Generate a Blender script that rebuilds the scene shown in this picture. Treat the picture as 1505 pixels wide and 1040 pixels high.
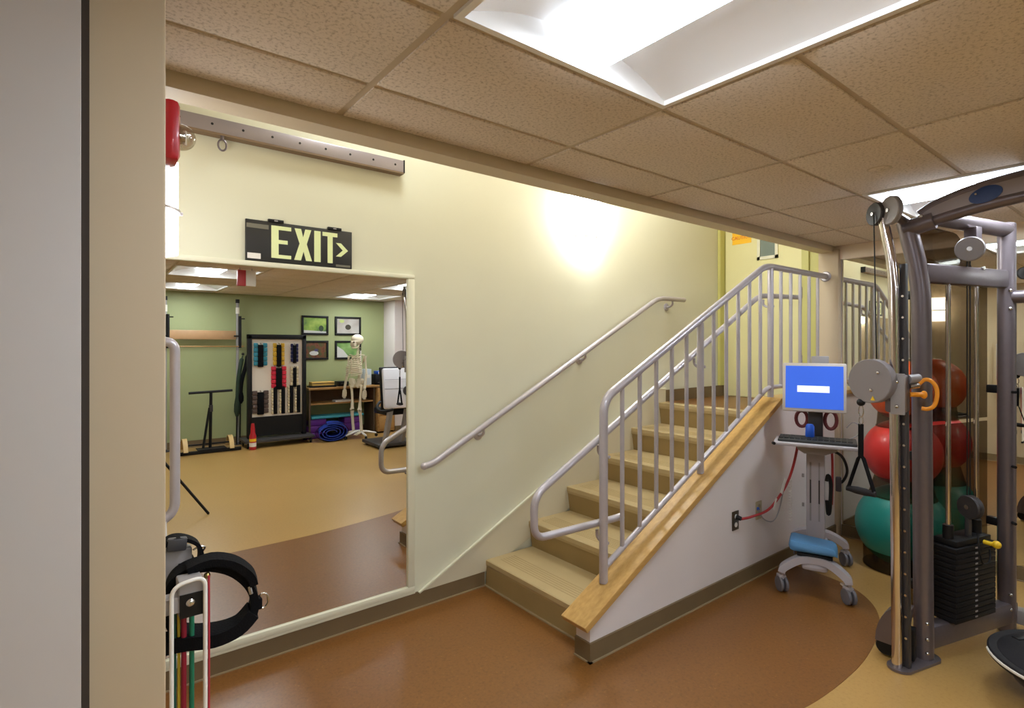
import bpy, bmesh, math, random
from mathutils import Vector, Matrix
random.seed(7)
for o in list(bpy.data.objects): bpy.data.objects.remove(o)
SC = bpy.context.scene
COL = SC.collection
R = math.radians

# ------------------------------------------------------------------ camera, world, exposure
cam_d = bpy.data.cameras.new('camera'); cam = bpy.data.objects.new('camera', cam_d); COL.objects.link(cam)
cam.location = (0, 0, 1.6)
cam.rotation_euler = (R(90), 0, -0.6646)
cam_d.sensor_fit = 'HORIZONTAL'; cam_d.sensor_width = 36.0
cam_d.lens = 798.42/1505*36.0
cam_d.shift_y = -13.47/1505
cam_d.clip_start = 0.05
SC.camera = cam
W = bpy.data.worlds.new('world'); SC.world = W; W.use_nodes = True
W.node_tree.nodes['Background'].inputs[0].default_value = (1, .95, .9, 1)
W.node_tree.nodes['Background'].inputs[1].default_value = 0.02
SC.view_settings.view_transform = 'Standard'
SC.view_settings.look = 'None'
SC.view_settings.gamma = 1.0
SC.view_settings.use_curve_mapping = False
SC.view_settings.exposure = 0.36
STAIRL = 38.0        # lamps on the stairwell ceiling
LAMP = 42.0          # brightness of the troffer diffusers
SCONCE_A = 7.5      # sconce on the partition
SCONCE_B = 46.0      # sconce above the stairs

# ------------------------------------------------------------------ room dimensions (metres)
YW = 2.962           # wall with the mirror and the stair
XM = 4.99            # end wall with the second mirror and the door
ZC = 2.426           # tile ceiling
YREAR = -3.83
XLEFT = -1.92
YS0, YS1 = 1.930, 2.037   # soffit
ZTOP = 3.45          # stairwell ceiling
TX, TY = .880, .460
PA, PY = .127, 1.30  # partition corner

# ------------------------------------------------------------------ materials
def lin(c):
    r = []
    for v in c[:3]:
        v /= 255.0
        r.append(v/12.92 if v <= .04045 else ((v+.055)/1.055)**2.4)
    return (r[0], r[1], r[2], 1)
MATS = {}
def M(name, c, rough=.5, metal=0.0, var=0.0, vscale=8.0, bump=0.0, bscale=80.0, spec=.5, coat=0.0):
    if name in MATS: return MATS[name]
    m = bpy.data.materials.new(name); m.use_nodes = True
    nt = m.node_tree; b = nt.nodes['Principled BSDF']
    b.inputs['Base Color'].default_value = lin(c)
    b.inputs['Roughness'].default_value = rough
    b.inputs['Metallic'].default_value = metal
    b.inputs['Specular IOR Level'].default_value = spec
    if coat: b.inputs['Coat Weight'].default_value = coat
    tc = nt.nodes.new('ShaderNodeTexCoord')
    if var:
        n = nt.nodes.new('ShaderNodeTexNoise'); n.inputs['Scale'].default_value = vscale; n.inputs['Detail'].default_value = 4
        nt.links.new(tc.outputs['Object'], n.inputs['Vector'])
        mr = nt.nodes.new('ShaderNodeMapRange')
        mr.inputs['From Min'].default_value = .3; mr.inputs['From Max'].default_value = .7
        mr.inputs['To Min'].default_value = 1-var; mr.inputs['To Max'].default_value = 1+var
        nt.links.new(n.outputs['Fac'], mr.inputs['Value'])
        h = nt.nodes.new('ShaderNodeHueSaturation'); h.inputs['Color'].default_value = lin(c)
        nt.links.new(mr.outputs[0], h.inputs['Value'])
        nt.links.new(h.outputs[0], b.inputs['Base Color'])
    if bump:
        n2 = nt.nodes.new('ShaderNodeTexNoise'); n2.inputs['Scale'].default_value = bscale; n2.inputs['Detail'].default_value = 3
        nt.links.new(tc.outputs['Object'], n2.inputs['Vector'])
        bp = nt.nodes.new('ShaderNodeBump'); bp.inputs['Strength'].default_value = bump; bp.inputs['Distance'].default_value = .01
        nt.links.new(n2.outputs['Fac'], bp.inputs['Height']); nt.links.new(bp.outputs[0], b.inputs['Normal'])
    MATS[name] = m
    return m
def speckle(name, c0, c1, c2, scale, rough, spec=.5, big=1.2):
    m = bpy.data.materials.new(name); m.use_nodes = True
    nt = m.node_tree; b = nt.nodes['Principled BSDF']; b.inputs['Roughness'].default_value = rough
    b.inputs['Specular IOR Level'].default_value = spec
    tc = nt.nodes.new('ShaderNodeTexCoord')
    n = nt.nodes.new('ShaderNodeTexNoise'); n.inputs['Scale'].default_value = scale; n.inputs['Detail'].default_value = 5; n.inputs['Roughness'].default_value = .7
    nt.links.new(tc.outputs['Object'], n.inputs['Vector'])
    r = nt.nodes.new('ShaderNodeValToRGB')
    e = r.color_ramp.elements
    e[0].position = .34; e[0].color = lin(c1); e[1].position = .5; e[1].color = lin(c0)
    e2 = r.color_ramp.elements.new(.62); e2.color = lin(c0)
    e3 = r.color_ramp.elements.new(.72); e3.color = lin(c2)
    nt.links.new(n.outputs['Fac'], r.inputs['Fac'])
    n2 = nt.nodes.new('ShaderNodeTexNoise'); n2.inputs['Scale'].default_value = big; n2.inputs['Detail'].default_value = 2
    nt.links.new(tc.outputs['Object'], n2.inputs['Vector'])
    mr = nt.nodes.new('ShaderNodeMapRange'); mr.inputs['To Min'].default_value = .92; mr.inputs['To Max'].default_value = 1.08
    nt.links.new(n2.outputs['Fac'], mr.inputs['Value'])
    h = nt.nodes.new('ShaderNodeHueSaturation'); nt.links.new(r.outputs[0], h.inputs['Color']); nt.links.new(mr.outputs[0], h.inputs['Value'])
    nt.links.new(h.outputs[0], b.inputs['Base Color'])
    MATS[name] = m; return m
def wood(name, c0, c1, axis=0, rough=.35, scale=6.0):
    m = bpy.data.materials.new(name); m.use_nodes = True
    nt = m.node_tree; b = nt.nodes['Principled BSDF']; b.inputs['Roughness'].default_value = rough
    tc = nt.nodes.new('ShaderNodeTexCoord'); mp = nt.nodes.new('ShaderNodeMapping')
    s = [scale*4]*3; s[axis] = scale*.35
    mp.inputs['Scale'].default_value = s
    nt.links.new(tc.outputs['Object'], mp.inputs['Vector'])
    n = nt.nodes.new('ShaderNodeTexNoise'); n.inputs['Scale'].default_value = 2.0; n.inputs['Detail'].default_value = 5
    nt.links.new(mp.outputs[0], n.inputs['Vector'])
    r = nt.nodes.new('ShaderNodeValToRGB'); r.color_ramp.elements[0].position = .3; r.color_ramp.elements[1].position = .7
    r.color_ramp.elements[0].color = lin(c0); r.color_ramp.elements[1].color = lin(c1)
    nt.links.new(n.outputs['Fac'], r.inputs['Fac']); nt.links.new(r.outputs[0], b.inputs['Base Color'])
    MATS[name] = m; return m
def emit(name, c, s):
    m = bpy.data.materials.new(name); m.use_nodes = True
    nt = m.node_tree; b = nt.nodes['Principled BSDF']
    b.inputs['Base Color'].default_value = lin(c)
    b.inputs['Emission Color'].default_value = lin(c); b.inputs['Emission Strength'].default_value = s
    MATS[name] = m; return m
def tinted(name, c, gloss=.1, rough=.05):
    m = bpy.data.materials.new(name); m.use_nodes = True
    nt = m.node_tree; nt.nodes.clear()
    out = nt.nodes.new('ShaderNodeOutputMaterial'); mx = nt.nodes.new('ShaderNodeMixShader')
    t = nt.nodes.new('ShaderNodeBsdfTransparent'); t.inputs[0].default_value = lin(c)
    g = nt.nodes.new('ShaderNodeBsdfGlossy'); g.inputs['Roughness'].default_value = rough; g.inputs[0].default_value = (.8, .8, .8, 1)
    mx.inputs[0].default_value = gloss
    nt.links.new(t.outputs[0], mx.inputs[1]); nt.links.new(g.outputs[0], mx.inputs[2]); nt.links.new(mx.outputs[0], out.inputs[0])
    MATS[name] = m; return m

WALLP = M('wall_paint_pale_green', (216, 213, 188), .6, var=.015, vscale=2)
DOORP = M('door_paint_yellow_green', (224, 217, 160), .5, var=.015, vscale=2)
JAMBP = M('jamb_paint_yellow_green', (196, 190, 112), .5)
WALLG = M('wall_paint_sage', (160, 166, 118), .6, var=.02, vscale=2)
WALLW = M('wall_paint_white', (222, 211, 206), .6, var=.015, vscale=2)
WALLB = M('wall_paint_beige', (196, 176, 146), .6, var=.015, vscale=2)
HEADP = M('header_paint', (236, 218, 192), .6)
SOFP = M('soffit_paint', (208, 192, 164), .6)
DOORG = M('door_paint_grey', (200, 192, 186), .5, var=.015, vscale=3)
TRIMW = M('trim_cream', (222, 218, 192), .4)
GASKET = M('dark_gasket', (58, 48, 40), .7)
FLOORT = speckle('floor_tan_linoleum', (176, 138, 78), (166, 128, 68), (188, 152, 96), 60, .34, .6)
FLOORB = speckle('floor_brown_linoleum', (124, 80, 33), (108, 68, 26), (156, 112, 58), 70, .36, .6)
TILE = speckle('ceiling_tile_speckle', (224, 211, 196), (178, 163, 145), (231, 220, 206), 90, .85, .2)
GRID = M('ceiling_grid_cream', (196, 180, 156), .5)
BASE = M('rubber_base_taupe', (114, 94, 64), .55, var=.05, vscale=6)
COVE = M('rubber_base_toe', (152, 130, 98), .5)
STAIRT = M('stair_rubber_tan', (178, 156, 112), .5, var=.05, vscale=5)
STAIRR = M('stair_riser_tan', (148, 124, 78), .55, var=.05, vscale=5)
RIB = M('tread_rib_tan', (168, 146, 102), .55)
SKIRT = M('stringer_cream', (206, 196, 168), .5)
CAPW = wood('oak_cap', (180, 138, 74), (200, 158, 92), 0, .35, 7)
OAK = wood('oak_shelf', (150, 106, 56), (186, 142, 84), 0, .4, 5)
STEEL = M('satin_aluminium', (182, 174, 176), .36, .35, var=.03, vscale=20)
CHROME = M('chrome', (214, 206, 204), .12, 1.0)
ZINC = M('zinc_bolt', (200, 196, 192), .25, 1.0)
GUNM = M('gunmetal_powder_coat', (116, 106, 108), .34, .55, var=.03, vscale=30)
GUND = M('dark_grey_plastic', (58, 54, 54), .45)
BLACK = M('black_plastic', (17, 16, 17), .5, spec=.3)
RUBB = M('black_rubber', (28, 25, 28), .65, bump=.1, bscale=200, spec=.3)
FABRIC = M('black_nylon', (13, 12, 14), .85, bump=.25, bscale=250, spec=.15)
PLATE = M('weight_plate_black', (18, 16, 18), .55, var=.1, vscale=10, spec=.3)
GREYP = M('grey_plastic', (150, 144, 142), .45)
LGREY = M('light_grey_plastic', (178, 170, 172), .42)
WHITEP = M('white_plastic', (232, 226, 216), .45)
WHITEE = M('white_enamel', (236, 232, 228), .4)
ORANGEH = M('orange_grip', (236, 150, 24), .45)
YELLOW = M('yellow_plastic', (232, 190, 30), .45)
RED = M('red_enamel', (178, 22, 34), .35, coat=.3)
BALLO = M('orange_vinyl', (226, 92, 22), .38, coat=.2)
BALLR = M('red_vinyl', (206, 44, 38), .38, coat=.2)
BALLT = M('teal_vinyl', (22, 138, 126), .38, coat=.2)
BLUEP = M('blue_pad', (92, 148, 196), .55, bump=.15, bscale=30)
BLUED = M('blue_plastic', (30, 84, 190), .4)
OVALB = M('oval_blue', (34, 62, 120), .3)
REDC = M('red_cord', (166, 42, 44), .5)
MIRROR = M('mirror_glass', (232, 230, 222), .0, 1.0)
MIRROR2 = M('mirror_glass_end', (226, 226, 214), .0, 1.0)
CLEAR = tinted('clear_lens', (236, 232, 224), .25, .1)
SMOKE = tinted('smoked_acrylic', (186, 179, 170), .03, .03)
SMOKE2 = tinted('smoked_ring', (222, 214, 202), .05, .15)
GLASSD = M('dark_glass', (120, 132, 124), .08)
DIFF = emit('lamp_diffuser', (230, 242, 255), LAMP)
DIFFS = emit('lamp_basket_side', (230, 242, 255), LAMP*.045)
GLOWC = emit('stairwell_lamp_glow', (236, 246, 250), STAIRL)
GLOWA = emit('sconce_glow_near', (244, 248, 255), SCONCE_A)
GLOWB = emit('sconce_glow_stair', (244, 248, 250), SCONCE_B)
SCREEN = emit('screen_blue', (44, 90, 200), .52)
SCREENW = emit('screen_white', (214, 218, 246), .62)
LUMI = M('luminescent_letter', (228, 236, 176), .5)
BONE = M('bone_plastic', (226, 212, 184), .5, var=.04, vscale=20)

# ------------------------------------------------------------------ mesh builder
def woff(p):
    v = Vector((0, 0, 0))
    while p is not None:
        v += p.location; p = p.parent
    return v
class MB:
    def __init__(s): s.v = []; s.f = []
    def add(s, vs, fs):
        n = len(s.v); s.v += [Vector(a) for a in vs]; s.f += [[i+n for i in q] for q in fs]; return s
    def box(s, x0, x1, y0, y1, z0, z1, bev=0):
        if x0 > x1: x0, x1 = x1, x0
        if y0 > y1: y0, y1 = y1, y0
        if z0 > z1: z0, z1 = z1, z0
        if bev:
            bm = bmesh.new(); bmesh.ops.create_cube(bm, size=1)
            for v in bm.verts:
                v.co = Vector(((x0+x1)/2+v.co.x*(x1-x0), (y0+y1)/2+v.co.y*(y1-y0), (z0+z1)/2+v.co.z*(z1-z0)))
            bmesh.ops.bevel(bm, geom=bm.edges[:], offset=bev, segments=2, profile=.5, affect='EDGES')
            bm.verts.ensure_lookup_table()
            for i, v in enumerate(bm.verts): v.index = i
            s.add([v.co.copy() for v in bm.verts], [[v.index for v in f.verts] for f in bm.faces]); bm.free(); return s
        vs = [(x, y, z) for z in (z0, z1) for y in (y0, y1) for x in (x0, x1)]
        return s.add(vs, [(0, 2, 3, 1), (4, 5, 7, 6), (0, 1, 5, 4), (2, 6, 7, 3), (0, 4, 6, 2), (1, 3, 7, 5)])
    def obox(s, c, ax, ay, az, sx, sy, sz, bev=0):
        t = MB().box(-sx/2, sx/2, -sy/2, sy/2, -sz/2, sz/2, bev)
        ax, ay, az, c = Vector(ax).normalized(), Vector(ay).normalized(), Vector(az).normalized(), Vector(c)
        return s.add([c+ax*v.x+ay*v.y+az*v.z for v in t.v], t.f)
    def beam(s, p0, p1, w, h, bev=0, up=(0, 0, 1)):
        p0, p1 = Vector(p0), Vector(p1); a = (p1-p0); L = a.length; a.normalize()
        b = Vector(up).cross(a).normalized(); c = a.cross(b)
        return s.obox((p0+p1)/2, a, b, c, L, w, h, bev)
    def cyl(s, p0, p1, r0, r1=None, n=16, caps=True):
        if r1 is None: r1 = r0
        p0, p1 = Vector(p0), Vector(p1); a = (p1-p0).normalized()
        b = a.orthogonal().normalized(); c = a.cross(b)
        vs = []
        for p, r in ((p0, r0), (p1, r1)):
            for k in range(n):
                t = 2*math.pi*k/n; vs.append(p+b*(r*math.cos(t))+c*(r*math.sin(t)))
        fs = [(k, (k+1) % n, n+(k+1) % n, n+k) for k in range(n)]
        if caps: fs += [tuple(reversed(range(n))), tuple(range(n, 2*n))]
        return s.add(vs, fs)
    def tube(s, path, r, n=10, closed=False, caps=True, flat=None):
        P = [Vector(p) for p in path]; m = len(P)
        rr = r if isinstance(r, (list, tuple)) else [r]*m
        T = []
        for i in range(m):
            if closed: t = P[(i+1) % m]-P[i-1]
            elif i == 0: t = P[1]-P[0]
            elif i == m-1: t = P[-1]-P[-2]
            else: t = (P[i+1]-P[i]).normalized()+(P[i]-P[i-1]).normalized()
            T.append(t.normalized() if t.length > 1e-9 else Vector((0, 0, 1)))
        b = T[0].orthogonal().normalized()
        if flat: b = (Vector(flat[0])-T[0]*Vector(flat[0]).dot(T[0])).normalized()
        vs = []
        for i in range(m):
            b = (b-T[i]*b.dot(T[i]))
            if flat:
                b = (Vector(flat[0])-T[i]*Vector(flat[0]).dot(T[i]))
            b.normalize(); c = T[i].cross(b)
            k2 = flat[1] if flat else 1.0
            for k in range(n):
                t = 2*math.pi*k/n; vs.append(P[i]+b*(rr[i]*math.cos(t)*k2)+c*(rr[i]*math.sin(t)))
        fs = []
        for i in range(m if closed else m-1):
            j = (i+1) % m
            for k in range(n): fs.append((i*n+k, i*n+(k+1) % n, j*n+(k+1) % n, j*n+k))
        if caps and not closed: fs += [tuple(reversed(range(n))), tuple(range((m-1)*n, m*n))]
        return s.add(vs, fs)
    def strip(s, path, wdir, w, th, closed=False):
        """a flat band: width along wdir, thickness across"""
        P = [Vector(p) for p in path]; m = len(P); wd = Vector(wdir).normalized(); vs = []
        for i in range(m):
            if closed: t = P[(i+1) % m]-P[i-1]
            else: t = P[min(i+1, m-1)]-P[max(i-1, 0)]
            nn = t.cross(wd).normalized()
            for a, b in ((-1, -1), (1, -1), (1, 1), (-1, 1)): vs.append(P[i]+wd*(a*w/2)+nn*(b*th/2))
        fs = []
        for i in range(m if closed else m-1):
            j = (i+1) % m
            for k in range(4): fs.append((i*4+k, i*4+(k+1) % 4, j*4+(k+1) % 4, j*4+k))
        if not closed: fs += [(3, 2, 1, 0), tuple(range((m-1)*4, m*4))]
        return s.add(vs, fs)
    def lathe(s, prof, c, axis=(0, 0, 1), n=28):
        a = Vector(axis).normalized(); b = a.orthogonal().normalized(); d = a.cross(b); c = Vector(c); vs = []; m = len(prof)
        for r, z in prof:
            for k in range(n):
                t = 2*math.pi*k/n; vs.append(c+a*z+b*(r*math.cos(t))+d*(r*math.sin(t)))
        fs = [(i*n+k, i*n+(k+1) % n, (i+1)*n+(k+1) % n, (i+1)*n+k) for i in range(m-1) for k in range(n)]
        if prof[0][0] > 1e-6: fs.append(tuple(reversed(range(n))))
        if prof[-1][0] > 1e-6: fs.append(tuple(range((m-1)*n, m*n)))
        return s.add(vs, fs)
    def sphere(s, c, r, n=28, m=16, sc=(1, 1, 1), axis=(0, 0, 1)):
        t = MB().lathe([(max(r*math.sin(math.pi*i/m), 0), -r*math.cos(math.pi*i/m)) for i in range(m+1)], (0, 0, 0), axis, n)
        return s.add([Vector(c)+Vector((v.x*sc[0], v.y*sc[1], v.z*sc[2])) for v in t.v], t.f)
    def prism(s, poly, a, b, w, d0, d1, o=(0, 0, 0)):
        """polygon in plane (a,b) extruded along w from d0 to d1"""
        a, b, w, o = Vector(a), Vector(b), Vector(w), Vector(o); n = len(poly)
        vs = [o+a*p+b*q+w*d0 for p, q in poly]+[o+a*p+b*q+w*d1 for p, q in poly]
        fs = [tuple(reversed(range(n))), tuple(range(n, 2*n))]+[(k, (k+1) % n, n+(k+1) % n, n+k) for k in range(n)]
        return s.add(vs, fs)
    def map(s, fn):
        s.v = [Vector(fn(v)) for v in s.v]; return s
    def build(s, name, mat, parent=None, label=None, smooth=True, ang=40):
        me = bpy.data.meshes.new(name)
        off = woff(parent)
        me.from_pydata([tuple(v-off) for v in s.v], [], s.f)
        bm = bmesh.new(); bm.from_mesh(me)
        bmesh.ops.remove_doubles(bm, verts=bm.verts, dist=1e-6)
        bmesh.ops.recalc_face_normals(bm, faces=bm.faces)
        bm.to_mesh(me); bm.free()
        me.materials.append(mat)
        if smooth:
            me.polygons.foreach_set('use_smooth', [True]*len(me.polygons))
            me.set_sharp_from_angle(angle=R(ang))
        o = bpy.data.objects.new(name, me); COL.objects.link(o)
        if parent is not None: o.parent = parent
        if label: o['label'] = label
        return o
def fillet(pts, rad, n=6):
    P = [Vector(p) for p in pts]; out = [P[0]]
    for i in range(1, len(P)-1):
        a, b, c = P[i-1], P[i], P[i+1]
        u, w = (a-b), (c-b); r = rad[i-1] if isinstance(rad, (list, tuple)) else rad
        d = min(r, u.length*.49, w.length*.49)
        p0, p1 = b+u.normalized()*d, b+w.normalized()*d
        for k in range(n+1):
            t = k/n; out.append(p0*(1-t)**2+b*2*t*(1-t)+p1*t*t)
    out.append(P[-1]); return out
def smoothpath(pts, n=6):
    P = [Vector(p) for p in pts]; out = []
    for i in range(len(P)-1):
        p0 = P[max(i-1, 0)]; p1 = P[i]; p2 = P[i+1]; p3 = P[min(i+2, len(P)-1)]
        for k in range(n):
            t = k/n
            out.append(.5*((2*p1)+(p2-p0)*t+(2*p0-5*p1+4*p2-p3)*t*t+(3*p1-p0-3*p2+p3)*t*t*t))
    out.append(P[-1]); return out
def tag(o, label, cat, group=None):
    o['label'] = label; o['category'] = cat
    if group: o['group'] = group
    return o
def struct(o): o['kind'] = 'structure'; return o
def thing(name, label, cat, loc=(0, 0, 0), group=None):
    o = bpy.data.objects.new(name, None); COL.objects.link(o); o.location = loc; o.empty_display_size = .1
    return tag(o, label, cat, group)
def sroot(name, loc=(0, 0, 0)):
    o = bpy.data.objects.new(name, None); COL.objects.link(o); o.location = loc; return struct(o)
def copy_tree(o, parent=None):
    c = o.copy(); COL.objects.link(c); c.parent = parent
    for ch in [x for x in bpy.data.objects if x.parent == o]: copy_tree(ch, c)
    return c
def mesh_inst(src, name, parent, loc):
    o = bpy.data.objects.new(name, src.data); COL.objects.link(o); o.parent = parent; o.location = loc; return o
def B(*a, **k): return MB().box(*a, **k)
def text_mesh(txt, size, mat, name, parent, o, right, up, th=.002):
    """flat lettering: outline turned into a mesh, laid on a surface at o along right/up"""
    cu = bpy.data.curves.new(name, 'FONT'); cu.body = txt; cu.size = size; cu.align_x = 'CENTER'; cu.align_y = 'CENTER'; cu.extrude = th/2; cu.resolution_u = 2
    t = bpy.data.objects.new(name, cu); COL.objects.link(t)
    dg = bpy.context.evaluated_depsgraph_get(); me = bpy.data.meshes.new_from_object(t.evaluated_get(dg))
    bpy.data.objects.remove(t)
    r, u = Vector(right).normalized(), Vector(up).normalized(); w = r.cross(u); oo = Vector(o)-woff(parent)
    for v in me.vertices: v.co = oo+r*v.co.x+u*v.co.y+w*v.co.z
    me.materials.clear(); me.materials.append(mat)
    ob = bpy.data.objects.new(name, me); COL.objects.link(ob); ob.parent = parent; return ob

# ================================================================== THE SETTING
# ---- floor: tan linoleum with a brown zone along the mirror wall and the stair
struct(B(XLEFT-.1, XM+.1, YREAR-.1, YW+.1, -.1, 0).build('floor', FLOORT))
edge = smoothpath([(PA-.02, 1.31), (.7, 1.29), (1.5, 1.27), (2.1, 1.18), (2.52, 1.085), (2.95, 1.06), (3.27, 1.085), (3.55, 1.14), (3.77, 1.235), (3.92, 1.36), (3.995, 1.49), (4.03, 1.66), (4.04, 1.93)], 6)
edge = [Vector((p[0], p[1], 0)) if len(p) == 3 else p for p in edge] if False else edge
poly = [(p.x, p.y) for p in edge]+[(4.04, 2.05), (2.3, 2.05), (2.3, YW+.02), (PA-.02, YW+.02)]
struct(MB().prism(poly, (1, 0, 0), (0, 1, 0), (0, 0, 1), -.02, .0025).build('floor_inlay', FLOORB, smooth=False))

# ---- walls
struct(B(PA-.1, XM+.12, YW, YW+.12, -.05, ZTOP).build('wall_front', WALLP, smooth=False))
struct(B(XM, XM+.12, YREAR-.1, YS0, -.05, ZTOP).build('wall_right', WALLW, smooth=False))
struct(B(XLEFT-.1, XM+.12, YREAR-.12, YREAR, -.05, ZTOP).build('wall_rear', WALLG, smooth=False))
struct(B(XLEFT-.12, XLEFT, YREAR-.1, PY+.1, -.05, ZTOP).build('wall_left', WALLB, smooth=False))
struct(B(XLEFT-.1, PA, PY, YW, -.05, ZTOP, bev=.006).build('wall_partition', WALLB))
struct(B(4.50, XM, YREAR, -3.36, -.02, ZC+.1).build('wall_chase', WALLW, smooth=False))
# the flush door standing open against the partition, with its dark seal
dr = sroot('door_2', (-.5, 1.27, 0))
B(-1.05, -.0075, 1.250, 1.292, .01, 2.41, bev=.002).build('door_leaf', DOORG, dr)
B(-.0075, .0045, 1.262, 1.30, .01, 2.41).build('door_seal', GASKET, dr)

# ---- stairwell end wall above the landing, with the door
B2 = struct(B(XM, XM+.12, YS0, YW+.1, -.05, ZTOP).build('wall_landing', DOORP, smooth=False))
# ---- ceilings
struct(B(XLEFT-.1, XM+.1, YREAR-.1, YS0, ZC+.16, ZC+.24).build('ceiling_deck', WALLW, smooth=False))
struct(B(PA-.1, XM+.1, YS0, YW+.1, ZTOP, ZTOP+.1).build('ceiling_stairwell', WALLW, smooth=False))
# soffit: the upstand that edges the tile ceiling along the open stairwell
struct(B(PA-.02, XM, YS0, YS1, 2.379, ZTOP).build('trim_1', SOFP, smooth=False))
# pilaster at the end of the soffit
struct(B(4.93, XM, 1.885, 2.044, 0, 2.40, bev=.006).build('trim_2', WALLB))
# cornice header above the end mirror
struct(B(4.965, XM, YREAR, YS0, 2.312, ZC+.1).build('trim_3', HEADP, smooth=False))

# ---- lay-in ceiling
ceil = sroot('ceiling', (0, 0, ZC))
xe = [.716+TX*k for k in range(-3, 6)]; xe = [XLEFT if x < XLEFT else x for x in xe]; xe[-1] = XM-.025
ye = [1.18+TY*k for k in range(-11, 2)]; ye = [YREAR]+[y for y in ye if y > YREAR+.05]+[YS0]
FIX_X = [.716, 3.356]; FIX_Y = [1.18, -.66, -2.50]
def infix(cx, cy):
    for i, fx in enumerate(FIX_X):
        for j, fy in enumerate(FIX_Y):
            if fx < cx < fx+TX and fy-2*TY < cy < fy: return (i, j)
    return None
src = {}; GAP = .011
for i in range(len(xe)-1):
    for j in range(len(ye)-1):
        x0, x1, y0, y1 = xe[i], xe[i+1], ye[j], ye[j+1]
        if x1-x0 < .05 or y1-y0 < .05 or infix((x0+x1)/2, (y0+y1)/2): continue
        key = (round(x1-x0, 2), round(y1-y0, 2)); c = ((x0+x1)/2, (y0+y1)/2, 0)
        if key not in src:
            hx, hy = (x1-x0)/2-GAP, (y1-y0)/2-GAP
            t = MB().box(-hx, hx, -hy, hy, 0, .018, bev=.0015)
            o = t.build('ceiling_tile', TILE); o.parent = ceil; o.location = c; src[key] = o
        else: mesh_inst(src[key], 'ceiling_tile', ceil, c)
def bar(p0, p1):
    m = MB()
    if abs(p0[0]-p1[0]) < 1e-6: m.box(p0[0]-.014, p0[0]+.014, p0[1], p1[1], ZC+.006, ZC+.03)
    else: m.box(p0[0], p1[0], p0[1]-.014, p0[1]+.014, ZC+.0065, ZC+.0295)
    m.build('grid_bar', GRID, ceil, smooth=False)
for x in xe[1:-1]: bar((x, YREAR), (x, YS0))
for j, y in enumerate(ye[1:-1]):
    run = None
    for i in range(len(xe)-1):
        cx = (xe[i]+xe[i+1])/2; a, b = infix(cx, y-.1), infix(cx, y+.1)
        if a is not None and a == b:
            if run is not None: bar((run, y), (xe[i]-.014, y)); run = None
        elif run is None: run = xe[i]+(.014 if i and infix((xe[i-1]+xe[i])/2, y-.1) is not None else 0)
    if run is not None: bar((run, y), (xe[-1], y))

# ---- rubber wall base with a pale toe
def baseboard(name, p0, p1, nx, ny, h=.098):
    """p0->p1 along the wall, (nx,ny) points into the room"""
    d = .012; t = .02
    lo = sroot(name, (min(p0[0], p1[0]), min(p0[1], p1[1]), 0))
    B(min(p0[0], p1[0], p0[0]+nx*d, p1[0]+nx*d), max(p0[0], p1[0], p0[0]+nx*d, p1[0]+nx*d), min(p0[1], p1[1], p0[1]+ny*d, p1[1]+ny*d), max(p0[1], p1[1], p0[1]+ny*d, p1[1]+ny*d), .001, h).build('base_strip', BASE, lo)
    B(min(p0[0], p1[0], p0[0]+nx*t, p1[0]+nx*t), max(p0[0], p1[0], p0[0]+nx*t, p1[0]+nx*t), min(p0[1], p1[1], p0[1]+ny*t, p1[1]+ny*t), max(p0[1], p1[1], p0[1]+ny*t, p1[1]+ny*t), .001, .009).build('base_toe', COVE, lo)
baseboard('baseboard_front', (PA, YW), (2.082, YW), 0, -1)
baseboard('baseboard_partition', (PA, PY+.01), (PA, YW-.03), 1, 0)
baseboard('baseboard_right', (XM, YREAR+.02), (XM, 1.88), -1, 0)
baseboard('baseboard_rear', (XLEFT, YREAR), (4.5, YREAR), 0, 1, .11)
baseboard('baseboard_left', (XLEFT, YREAR+.03), (XLEFT, 1.2), 1, 0)
baseboard('baseboard_chase', (4.5, -3.36), (XM, -3.36), 0, 1)

# ---- stair side wall with oak cap
SL = .50; XF = 3.94; ZF = 1.215
def captop(x): return ZF if x >= XF else ZF-SL*(XF-x)
K0, K1 = 1.914, 2.012
kw = sroot('wall_stair', (2.0, K0, 0))
MB().prism([(2.0, 0), (4.94, 0), (4.94, ZF-.034), (XF, ZF-.034), (2.0, captop(2.0)-.036)], (1, 0, 0), (0, 0, 1), (0, 1, 0), K0, K1).build('wall_body', WALLW, kw, smooth=False)
x0 = 1.925
tk = .038
capm = MB()
pr1 = [(x0, captop(x0)), (XF, ZF), (4.93, ZF), (4.93, ZF-.036), (XF+.012, ZF-.036), (x0+.02, captop(x0+.02)-.042)]
capm.prism(pr1, (1, 0, 0), (0, 0, 1), (0, 1, 0), 1.878, 2.05)
co = capm.build('oak_cap', CAPW, kw, 'oak cap board', smooth=False)
bv = co.modifiers.new('bevel', 'BEVEL'); bv.width = .004; bv.segments = 2
B(1.988, 4.94, K0-.012, K0, .001, .098).build('base_strip', BASE, kw)
B(1.988, 2.0, K0, K1, .001, .098).build('base_strip', BASE, kw)
B(1.980, 4.94, K0-.02, K0, .001, .009).build('base_toe', COVE, kw)
B(1.980, 2.0, K0-.02, K1, .001, .009).build('base_toe', COVE, kw)

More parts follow.
